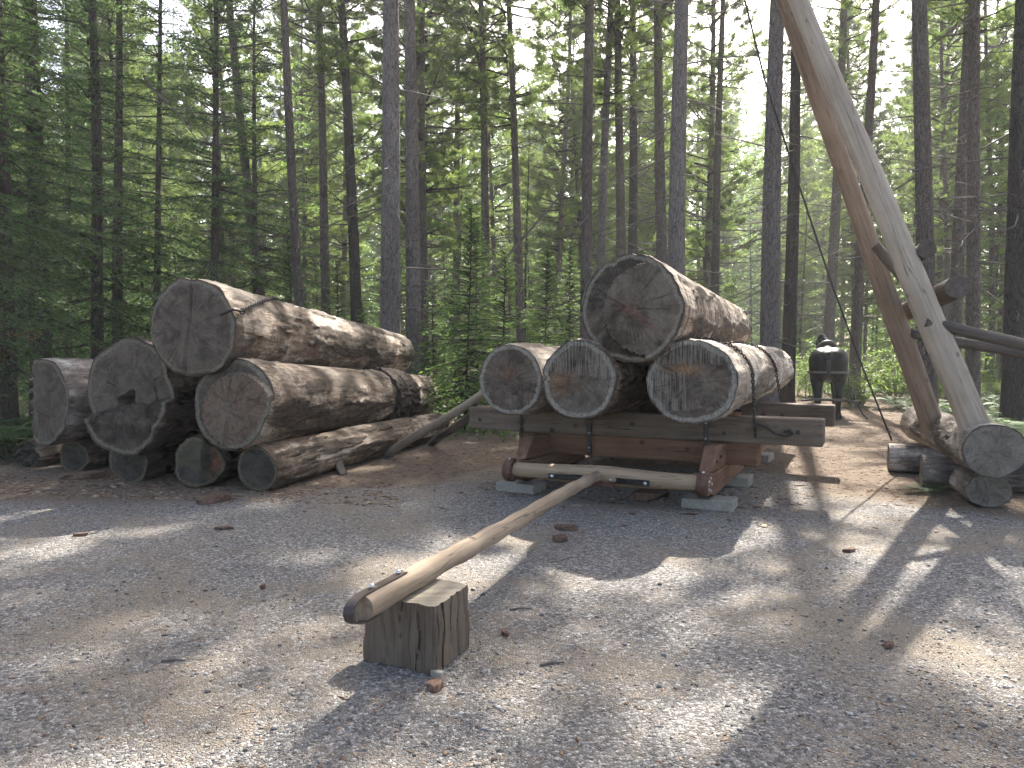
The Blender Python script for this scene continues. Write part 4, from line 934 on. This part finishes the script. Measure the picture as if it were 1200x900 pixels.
for px, D, k, sc, lab in ((545, 14.6, 0, 1.04, 'tallest young fir between the left pile and the sleigh'), (592, 15.6, 1, 1.05, 'young fir just left of the sleigh\'s bottom logs'), (508, 17, 1, .9, 'small young fir right of the left pile\'s rear end'),
                          (640, 18.5, 0, .95, 'young fir behind the sleigh\'s middle log'), (424, 17.5, 1, .72, 'little fir behind the rear of the left pile'), (665, 22, 2, .9, 'young fir left of the sleigh\'s top log'),
                          (345, 18.5, 2, .85, 'young fir below the pale dead-limbed trunk'), (560, 20, 2, .95, 'young fir farther back between pile and sleigh'), (470, 21, 0, 1, 'young fir behind the two grey pines'),
                          (860, 24, 0, .9, 'young fir behind the rear end of the sleigh\'s logs'), (395, 22, 2, .8, 'young fir behind the crooked dark pine')):
    small('young_fir', lab, 'tree', px, D, SAP[k], sc, 'young firs at the yard edge', .028, (4.2, 3.4, 5.2)[k])

for lab, a, D0, e, D1, r_ in (('thin dead snag leaning diagonally behind the young firs', (470, 452), 19.5, (712, 168), 20.6, .05), ('short broken snag leaning across the firs left of the sleigh', (500, 440), 21.5, (606, 300), 21.0, .035),
                              ('grey fallen branch hung up in the firs above the left pile', (172, 100), 15.0, (236, 172), 14.4, .022)):
    p, q = at_y(*a, D0), at_y(*e, D1)
    mb = MB(); mb.tube([p.lerp(q, i / 12) + Vector((0, 0, .12 * math.sin(i * .26))) for i in range(13)], [r_ * (1 - .05 * i) for i in range(13)], 7, wob=.1)
    for i in range(2, 12):
        b0 = p.lerp(q, i / 12) + Vector((0, 0, .12 * math.sin(i * .26))); dv = Vector((rnd.uniform(-.5, .5), rnd.uniform(-.4, .4), rnd.uniform(-.1, .7)))
        mb.tube([b0, b0 + dv * .5, b0 + dv * .9 + Vector((0, 0, -.08))], [.012, .008, .002], 4, cap=False)
    tag(mb.build('dead_snag', M['twig']), lab, 'dead tree', 'dead snags')
c_ = Crown(401)
for az_, z_, L_ in ((-1.9, 1.85, 1.1), (-1.2, 1.6, .9), (-.6, 2.0, .9)): fir_bough(c_, (0, 0, z_), az_, L_, R(-8), .25, .8)
ed = [o for o in COL.objects if o.get('label', '') == 'dark fir trunk cut by the left picture edge'][0]
o = part('dead_bough', c_.mesh('dead_bough', M['dry'], M['twig']), ed); o['label'] = 'dry rust-brown dead boughs low on the trunk'

# forest behind: pines and mid-storey firs one can count, farther ones alike
GAPS = ((6.3, 13.5, 3.0), (-2.2, 10.5, 2.0), (1.5, 5.0, 1.3), (-3.5, 4.5, 1.2), (-.7, 3.2, 1.0))   # openings in the canopy: ground point and half width
def free(X, Y, dmin):
    for gx, gy, gw in GAPS:
        al = (X - gx) * math.sin(SUN_AZ) + (Y - gy) * math.cos(SUN_AZ); la = (X - gx) * math.cos(SUN_AZ) - (Y - gy) * math.sin(SUN_AZ)
        if 3 < al < 25 and abs(la) < gw: return False
    if 11 < Y < 23 and abs(X - Y * .405) < 2.2: return False
    return all((X - a) ** 2 + (Y - b_) ** 2 > dmin * dmin for a, b_ in TREES)
frnd = random.Random(23)
def scatter(n, ya, yb, xf, xp, dmin, fn):
    k = 0; tries = 0
    while k < n and tries < n * 40:
        tries += 1; Y = ya + (yb - ya) * frnd.random(); X = frnd.uniform(-1, 1) * (xf * Y + xp)
        if not free(X, Y, dmin): continue
        TREES.append((X, Y)); fn(X, Y, k); k += 1
FAR = []
def far_pine(X, Y, k):
    root = thing('pine_tree', 'slim pine standing deeper in the forest behind the yard edge', 'tree', (X, Y, gz(X, Y)), (frnd.uniform(-.03, .03), frnd.uniform(-.04, .04), frnd.uniform(0, 6.28)), 'pines deeper in the forest')
    FAR.append((root, 'slim far pine', X / Y)); s = frnd.uniform(.8, 1.1)
    part('trunk', TRUNK_F[k % 4], root, s, 0, sxy=s * frnd.uniform(.7, 1.15)); part('crown', FPINE[k % 3], root, s)
    if Y < 48: part('bare_branches', BARE_F[k % 2], root, s)
def far_fir(X, Y, k):
    root = thing('fir_tree', 'light green understorey fir between the pines of the deeper forest', 'tree', (X, Y, gz(X, Y) - .05), (0, 0, frnd.uniform(0, 6.28)), 'understorey firs in the forest')
    FAR.append((root, 'light green understorey fir', X / Y)); s = frnd.uniform(.6, 1.1); part('trunk', TRUNK_F[2], root, s * .5, 0, sxy=s * .45); part('crown', MIDF[k % 2], root, s)
def far_sap(X, Y, k):
    root = thing('young_fir', 'small bushy fir on the forest floor behind the yard edge', 'tree', (X, Y, gz(X, Y) - .05), (0, 0, frnd.uniform(0, 6.28)), 'small firs on the forest floor')
    FAR.append((root, 'small bushy fir', X / Y)); s = frnd.uniform(.5, 1.0); part('trunk', TRUNK_F[2], root, s * .17, 0, sxy=s * .16); part('crown', SAP[k % 3], root, s)
scatter(108, 24, 66, .72, 3, 1.7, far_pine)
scatter(120, 24, 66, .72, 3, 1.5, far_fir)
scatter(70, 20, 50, .7, 2, 1.2, far_sap)

ORD = 'first second third fourth fifth sixth seventh eighth ninth tenth eleventh twelfth thirteenth fourteenth fifteenth sixteenth seventeenth eighteenth nineteenth twentieth'.split()
TENS = {20: 'twenty', 30: 'thirty', 40: 'forty', 50: 'fifty'}
def ordinal(i):
    if i < 20: return ORD[i]
    t = (i + 1) // 10 * 10; u = (i + 1) - t
    return TENS[t] + '-' + ORD[u - 1] if u else TENS[t][:-1] + 'ieth'
ANCH = [(0, 'the left picture edge'), (113, 'the straight dark trunk above the hollow log'), (318, 'the left-leaning slender pine behind the pile'), (458, 'the thick grey pine behind the pile'), (571, 'the thin straight pine behind the young firs'),
        (686, 'the pine group left of the sleigh\'s top log'), (791, 'the broad pine behind the sleigh load'), (901, 'the broad grey pine by the horse'), (1001, 'the dark pine between horse and leaning poles'), (1090, 'the pine behind the leaning poles\' feet')]
bins = {}
for o, kind_, tx in FAR:
    px = 600 + tx * FPX
    if not 0 <= px <= 1200: o['label'] = kind_ + ' standing just outside the picture'; continue
    a = max(i for i, q in enumerate(ANCH) if q[0] <= px); bins.setdefault((a, kind_), []).append((px, o))
for (a, kind_), l in bins.items():
    for i, (px, o) in enumerate(sorted(l, key=lambda q: q[0])): o['label'] = ordinal(i) + ' ' + kind_ + ' right of ' + ANCH[a][1]
def number_labels(objs, phrase):
    for i, o in enumerate(sorted(objs, key=lambda q: q.location.x / q.location.y)): o['label'] = phrase.format(ordinal(i))

# the far wood that closes the view, one mass
def far_wood(n, seed, ya, yb):
    r = np.random.default_rng(seed); Ps = []; Ts = []
    for i in range(n):
        Y = r.uniform(ya, yb); X = r.uniform(-1, 1) * (.74 * Y + 6); h = r.uniform(17, 28); m_ = 1850
        t = r.random(m_) ** 1.15; rr_ = (2.9 * (1 - t) ** .7 + .3) * np.sqrt(r.random(m_)); a = r.uniform(0, 6.283, m_)
        lay = np.round(t * 26) / 26
        Ps.append(np.stack([X + rr_ * np.cos(a), Y + rr_ * np.sin(a), gz(X, Y) + 1.0 + lay * (h - 1) - .12 * rr_ + r.normal(0, .1, m_)], 1)); Ts.append(np.clip(r.uniform(.15, .75) + r.normal(0, .13, m_), 0, 1))
    P = np.concatenate(Ps); k = len(P); D = r.normal(0, 1, (k, 3)); D[:, 2] = D[:, 2] * .45 - .1; N = r.normal(0, .6, (k, 3)); N[:, 2] += .6
    V = leaves(P, D, N, r.uniform(.45, .95, k), r.uniform(.12, .25, k))
    return np_mesh('far_wood', V, np.arange(len(V)).reshape(-1, 4), M['fir_lite'], np.repeat(np.concatenate(Ts), 4))
tag(link('far_wood', far_wood(215, 77, 62, 112)), 'far green wood closing the view behind the pines', 'forest', kind='stuff')

# shrubs, ferns and ground cover
def shrub_mesh(name, seed, h, w, leaf, n_st=9, ll=.075):
    c = Crown(seed); r = c.r
    for s in range(n_st):
        az = r.uniform(0, 6.283); sp_ = r.uniform(.2, 1) * w; hh_ = h * r.uniform(.55, 1)
        f = lambda t: np.array([math.cos(az) * sp_ * t ** 1.3, math.sin(az) * sp_ * t ** 1.3, hh_ * t])
        c.st.tube([f(0), f(.4), f(.75), f(1)], [.010, .008, .005, .002], 3, cap=False)
        P = []; 
        for tw in range(10):
            t = r.uniform(.25, 1); o = f(t); a2 = r.uniform(0, 6.283); l2 = r.uniform(.1, .38) * w
            k = np.linspace(.2, 1, 6)[:, None]; P.append(o + np.array([math.cos(a2), math.sin(a2), r.uniform(-.1, .4)]) * l2 * k + r.normal(0, .02, (6, 3)))
        P = np.concatenate(P); n = len(P); D = r.normal(0, 1, (n, 3)); D[:, 2] *= .4
        N = r.normal(0, .5, (n, 3)); N[:, 2] += 1
        c.add(P, D, N, r.uniform(.7, 1.3, n) * ll, r.uniform(.45, .62, n) * ll, np.clip(r.normal(.5, .22, n), 0, 1))
    return c.mesh(name, leaf, M['twig'])
SHR = [shrub_mesh('shrub_foliage', 300 + i, h, w, M['shrub']) for i, (h, w) in enumerate(((1.1, .7), (1.7, .8), (.75, .6)))]
def shrub(X, Y, k, s, label, group): 
    o = link('shrub', SHR[k % 3]); o.location = (X, Y, gz(X, Y)); o.scale = (s, s, s); o.rotation_euler = (0, 0, rnd.uniform(0, 6.28)); tag(o, label, 'shrub', group); return o
for i in range(58):
    px = rnd.uniform(930, 1195); Y = rnd.uniform(19.6, 26); shrub((px - 600) / FPX * Y, Y, i, rnd.uniform(.6, 1.1), 'sunlit leafy shrub on the forest floor beyond the horse', 'shrubs beyond the horse')
for i in range(40):
    px = rnd.uniform(250, 900); Y = rnd.uniform(16.5, 25); shrub((px - 600) / FPX * Y, Y, i, rnd.uniform(.5, 1.0), 'leafy shrub among the trunks behind the log pile and sleigh', 'shrubs behind the logs')
for i in range(16):
    px = rnd.uniform(-20, 240); Y = rnd.uniform(14.5, 22); shrub((px - 600) / FPX * Y, Y, i, rnd.uniform(.4, .8), 'dim leafy shrub under the firs on the left', 'shrubs under the firs')
def by_group(g): return [o for o in COL.objects if o.get('group') == g]
number_labels(by_group('shrubs beyond the horse'), '{} sunlit shrub from the left beyond the horse')
number_labels(by_group('shrubs behind the logs'), '{} shrub from the left among the trunks behind pile and sleigh')
number_labels(by_group('shrubs under the firs'), '{} dim shrub from the left under the firs on the left')
def fern_mesh(seed):
    c = Crown(seed); r = c.r
    for f_ in range(11):
        az = 6.283 * f_ / 11 + r.uniform(-.2, .2); L = r.uniform(.45, .75); rise = r.uniform(.3, .55)
        f = lambda t: np.array([math.cos(az) * L * t, math.sin(az) * L * t, rise * math.sin(t * 2.0) * .95])
        c.st.tube([f(0), f(.5), f(1)], [.005, .004, .001], 3, cap=False)
        n = 40; t = np.repeat(np.linspace(.18, .99, n // 2), 2); P = np.array([f(q) for q in t]); s = np.where(np.arange(n) % 2, 1, -1)
        D = np.stack([-math.sin(az) * s + math.cos(az) * .3, math.cos(az) * s + math.sin(az) * .3, np.full(n, -.12)], 1)
        c.add(P, D, np.tile([0, 0, 1.0], (n, 1)) + r.normal(0, .12, (n, 3)), .20 * np.sin(t * 2.9) + .03, np.full(n, .038), np.clip(r.normal(.5, .2, n), 0, 1))
    return c.mesh('fern_fronds', M['fern'], M['fern'])
FERN = [fern_mesh(330), fern_mesh(331)]
for i in range(34):
    if i < 16: px, Y = rnd.uniform(1130, 1215), rnd.uniform(10.2, 12.6); lab, gr = 'green fern in the patch behind the loading frame\'s sill', 'ferns behind the loading frame'
    elif i < 26: px, Y = rnd.uniform(1020, 1200), rnd.uniform(14.5, 20); lab, gr = 'fern under the pines behind the leaning poles', 'ferns under the pines on the right'
    else: px, Y = rnd.uniform(-10, 60), rnd.uniform(10.6, 13); lab, gr = 'dim fern beside the far left log', 'ferns at the left edge'
    X = (px - 600) / FPX * Y; o = link('fern', FERN[i % 2]); o.location = (X, Y, gz(X, Y)); s = rnd.uniform(.7, 1.1); o.scale = (s, s, s); o.rotation_euler = (0, 0, rnd.uniform(0, 6)); tag(o, lab, 'fern', gr)
number_labels(by_group('ferns behind the loading frame'), '{} fern from the left in the patch behind the loading frame\'s sill')
number_labels(by_group('ferns under the pines on the right'), '{} fern from the left under the pines behind the leaning poles')
number_labels(by_group('ferns at the left edge'), '{} dim fern from the left beside the far left log')
# a wilted green sprig by the base logs
o = link('fern', FERN[0]); q = on_z(1090, 578); o.location = (q.x, q.y, .0); o.scale = (.45, .3, .18); tag(o, 'small flattened green sprig on the ground before the base logs', 'fern')
# low ground cover of the forest
def scatter_cover(n, seed, leaf, ya, yb, keep):
    r = np.random.default_rng(seed); Y = ya + (yb - ya) * r.random(n) ** 1.4; X = r.uniform(-1, 1, n) * (.72 * Y + 3)
    k = np.array([keep(x, y) for x, y in zip(X, Y)]); X, Y = X[k], Y[k]; n = len(X); Z = np.array([gz(x, y) for x, y in zip(X, Y)])
    m_ = 5; P = np.repeat(np.stack([X, Y, Z], 1), m_, 0) + r.normal(0, .09, (n * m_, 3)) * np.array([1, 1, 0]); P[:, 2] += r.uniform(.02, .32, n * m_)
    D = r.normal(0, 1, (n * m_, 3)); D[:, 2] *= .4; N = r.normal(0, .4, (n * m_, 3)); N[:, 2] += 1
    V = leaves(P, D, N, r.uniform(.06, .14, n * m_), r.uniform(.035, .07, n * m_)); t = np.repeat(np.clip(r.normal(.45, .25, n * m_), 0, 1), 4)
    return np_mesh('ground_cover', V, np.arange(len(V)).reshape(-1, 4), leaf, t)
def keep(x, y):
    if abs(x - y * .405) < 2.6 and y < 21.5: return False
    if y < 12.5 + 1.5 * mn.noise(Vector((x * .4, 1, 1))) and -7 < x < 6: return False
    return mn.noise(Vector((x * .35, y * .35, 6))) > -.12 - .02 * max(0, y - 16)
tag(link('ground_cover', scatter_cover(15000, 5, M['cover'], 11.5, 60, keep)), 'low leafy plants covering the forest floor', 'ground cover', kind='stuff')

# ------------------------------------------------------------------ loose stones, litter, debris
def chips(n, seed, size, reg, mat, name, flat=.5, long=1.0):
    r = np.random.default_rng(seed); X, Y = reg(r, n); n = len(X)
    base = np.array([[1, 0, 0], [-1, 0, 0], [0, 1, 0], [0, -1, 0], [0, 0, 1], [0, 0, -1]], float)
    S = size(r, n); a = r.uniform(0, 6.283, n); ca, sa = np.cos(a), np.sin(a)
    V = base[None] * (1 + r.uniform(-.4, .35, (n, 6, 1))) + r.normal(0, .16, (n, 6, 3))
    V *= np.stack([S * long, S * .72, S * flat], 1)[:, None, :]
    x = V[..., 0] * ca[:, None] - V[..., 1] * sa[:, None]; y = V[..., 0] * sa[:, None] + V[..., 1] * ca[:, None]
    Z = np.array([gz(p, q) for p, q in zip(X, Y)])
    V = np.stack([x + X[:, None], y + Y[:, None], V[..., 2] + (Z + S * flat * .3)[:, None]], 2).reshape(-1, 3)
    tri = np.array([[0, 2, 4], [2, 1, 4], [1, 3, 4], [3, 0, 4], [2, 0, 5], [1, 2, 5], [3, 1, 5], [0, 3, 5]])
    F = (np.arange(n)[:, None, None] * 6 + tri[None]).reshape(-1, 3)
    return link(name, np_mesh(name, V, F, M[mat], np.repeat(r.random(n), 6)))
def reg_yard(r, n):
    Y = 1.7 * (11.5 / 1.7) ** (r.random(n) ** .9); X = r.uniform(-1, 1, n) * (Y * .70 + .2)
    kk = np.array([(1 - duff(x, y) * .9) * (.35 + .65 * sstep(-.25, .3, mn.noise(Vector((x * .75, y * .75, 11))))) for x, y in zip(X, Y)])
    k = r.random(n) < kk; return X[k], Y[k]
tag(chips(80000, 1, lambda r, n: np.clip(r.lognormal(-5.5, .55, n), .002, .022), reg_yard, 'gravel', 'gravel', .55), 'grey crushed gravel chips strewn over the yard', 'gravel', kind='stuff')
def reg_duff(r, n):
    Y = r.uniform(6.5, 22, n); X = r.uniform(-1, 1, n) * (Y * .72 + .5)
    k = np.array([r.random() < .04 + duff(x, y) for x, y in zip(X, Y)]); return X[k], Y[k]
tag(chips(26000, 2, lambda r, n: r.uniform(.008, .028, n), reg_duff, 'litter', 'forest_litter', .18, 1.6), 'brown bark crumbs and needle litter on the trail and around the logs', 'litter', kind='stuff')
def reg_pile(r, n):
    a = r.random(n) < .62
    X = np.where(a, r.uniform(-6.8, -1.2, n), 0); Y = np.where(a, 8.1 - .16 * (X + 3) + np.abs(r.normal(0, .55, n)) - .25, 0)
    u = r.uniform(-1.6, 1.9, n); v = r.normal(-.1, .75, n); lat, ax = u - 2.5, v + 8.37
    return np.where(a, X, lat * CT + ax * ST), np.where(a, Y, -lat * ST + ax * CT)
tag(chips(3600, 6, lambda r, n: np.clip(r.lognormal(-4.1, .5, n), .006, .06), reg_pile, 'litter', 'bark_crumbs', .16, 1.5), 'loose brown bark crumbs strewn round the pile and below the sleigh', 'litter', kind='stuff')
def reg_all(r, n):
    Y = 2.0 * (9.5 / 2.0) ** r.random(n); X = r.uniform(-1, 1, n) * (Y * .70 + .2); return X, Y
tag(chips(2600, 4, lambda r, n: r.uniform(.004, .013, n), reg_all, 'litter', 'needle_litter', .25, 1.9), 'sparse brown needle and twig crumbs on the gravel', 'litter', kind='stuff')
def slab(name, px, py, size, mat, label, cat, seed, group=None, rz=None):
    p = on_z(px, py); mb = MB(); r = random.Random(seed); n = 10; vs = []
    for lay in (0, 1):
        for k in range(n):
            a = 2 * math.pi * k / n; q = 1 + r.uniform(-.22, .22)
            vs.append((math.cos(a) * size[0] * .5 * q, math.sin(a) * size[1] * .5 * q, lay * size[2] * r.uniform(.6, 1.1)))
    mb.add(vs, [tuple(range(n))[::-1], tuple(range(n, 2 * n))] + [(k, (k + 1) % n, n + (k + 1) % n, n + k) for k in range(n)])
    o = mb.build(name, M[mat], None, False, bevel=min(size) * .15); o.location = (p.x, p.y, gz(p.x, p.y) + .001); o.rotation_euler = (0, 0, r.uniform(0, 3) if rz is None else rz); return tag(o, label, cat, group)
for i, (px, py, sz, lab) in enumerate(((592, 743, (.075, .035, .025), 'reddish bark chip on the gravel right of the support block'), (663, 621, (.22, .08, .04), 'long bark piece on the gravel below the sleigh roller'), (656, 634, (.12, .1, .05), 'dark bark lump beside the long bark piece'),
        (995, 646, (.12, .06, .03), 'bark chip on the open gravel right of the sleigh'), (1041, 758, (.08, .045, .025), 'bark chip on the gravel at lower right'), (655, 620, (.06, .05, .04), 'black clod left of the long bark piece'), (262, 620, (.16, .06, .03), 'bark strip on the ground in front of the left pile'),
        (95, 628, (.12, .05, .025), 'thin bark flake on the ground at far left'), (308, 690, (.05, .04, .03), 'dark pebble on the gravel left of the tongue'), (510, 806, (.1, .07, .035), 'broken bark bits at the foot of the support block'), (760, 583, (.62, .34, .09), 'large bark slab lying under the sleigh roller'),
        (250, 588, (.4, .2, .07), 'bark slab lying before the short torn log'), (100, 560, (.5, .3, .08), 'peeled bark heap below the stubby log end'), (850, 540, (.3, .2, .06), 'bark scrap beside the sleigh runner'))):
    slab('bark_piece', px, py, sz, 'bark_chip', lab, 'bark', 50 + i, 'bark pieces on the ground')
slab('stone', 513, 792, (.07, .05, .035), 'concrete', 'pale stone at the front corner of the support block', 'stone', 88)
for px, py, L, a, lab in ((647, 778, .13, .3, 'short grey stick on the gravel right of the block'), (203, 776, .12, .1, 'pale twig on the gravel at left'), (610, 715, .14, .2, 'dark thin twig right of the support block'), (62, 575, .4, -.2, 'bent twig before the far left stump')):
    p = on_z(px, py); mb = MB(); mb.tube([(-L / 2, 0, .008), (0, .01, .010), (L / 2, -.004, .008)], [.006, .007, .004], 6); o = mb.build('stick', M['twig']); o.location = (p.x, p.y, gz(p.x, p.y)); o.rotation_euler = (0, 0, a); tag(o, lab, 'stick', 'sticks on the gravel')
# board propped against the foot of the left pile
p = on_z(402, 556); q = at_y(386, 515, p.y + .42); L_, rot_ = aim(p, q); mb = MB(); mb.box((0, L_ / 2, 0), (.10, L_ * 1.05, .035), None, 0, .008, 3)
o = mb.build('prop_board', M['skid_dark'], None, False, bevel=.006); o.location = p; o.rotation_euler = rot_; tag(o, 'short split board propped against the low log of the left pile', 'board')


# ------------------------------------------------------------------ haze in the forest air
HAZE = 0.0013
m = bpy.data.materials.new('haze_air'); m.use_nodes = True; nt = m.node_tree
for n_ in list(nt.nodes):
    if n_.type != 'OUTPUT_MATERIAL': nt.nodes.remove(n_)
pv = nd(nt, 'ShaderNodeVolumePrincipled', {'Color': (.96, .98, .95, 1), 'Density': HAZE, 'Anisotropy': .35})
nt.links.new(pv.outputs[0], [n_ for n_ in nt.nodes if n_.type == 'OUTPUT_MATERIAL'][0].inputs['Volume'])
mb = MB(); mb.box((0, 55, 14.5), (270, 200, 33)); tag(mb.build('haze', m, None, False), kind='stuff')
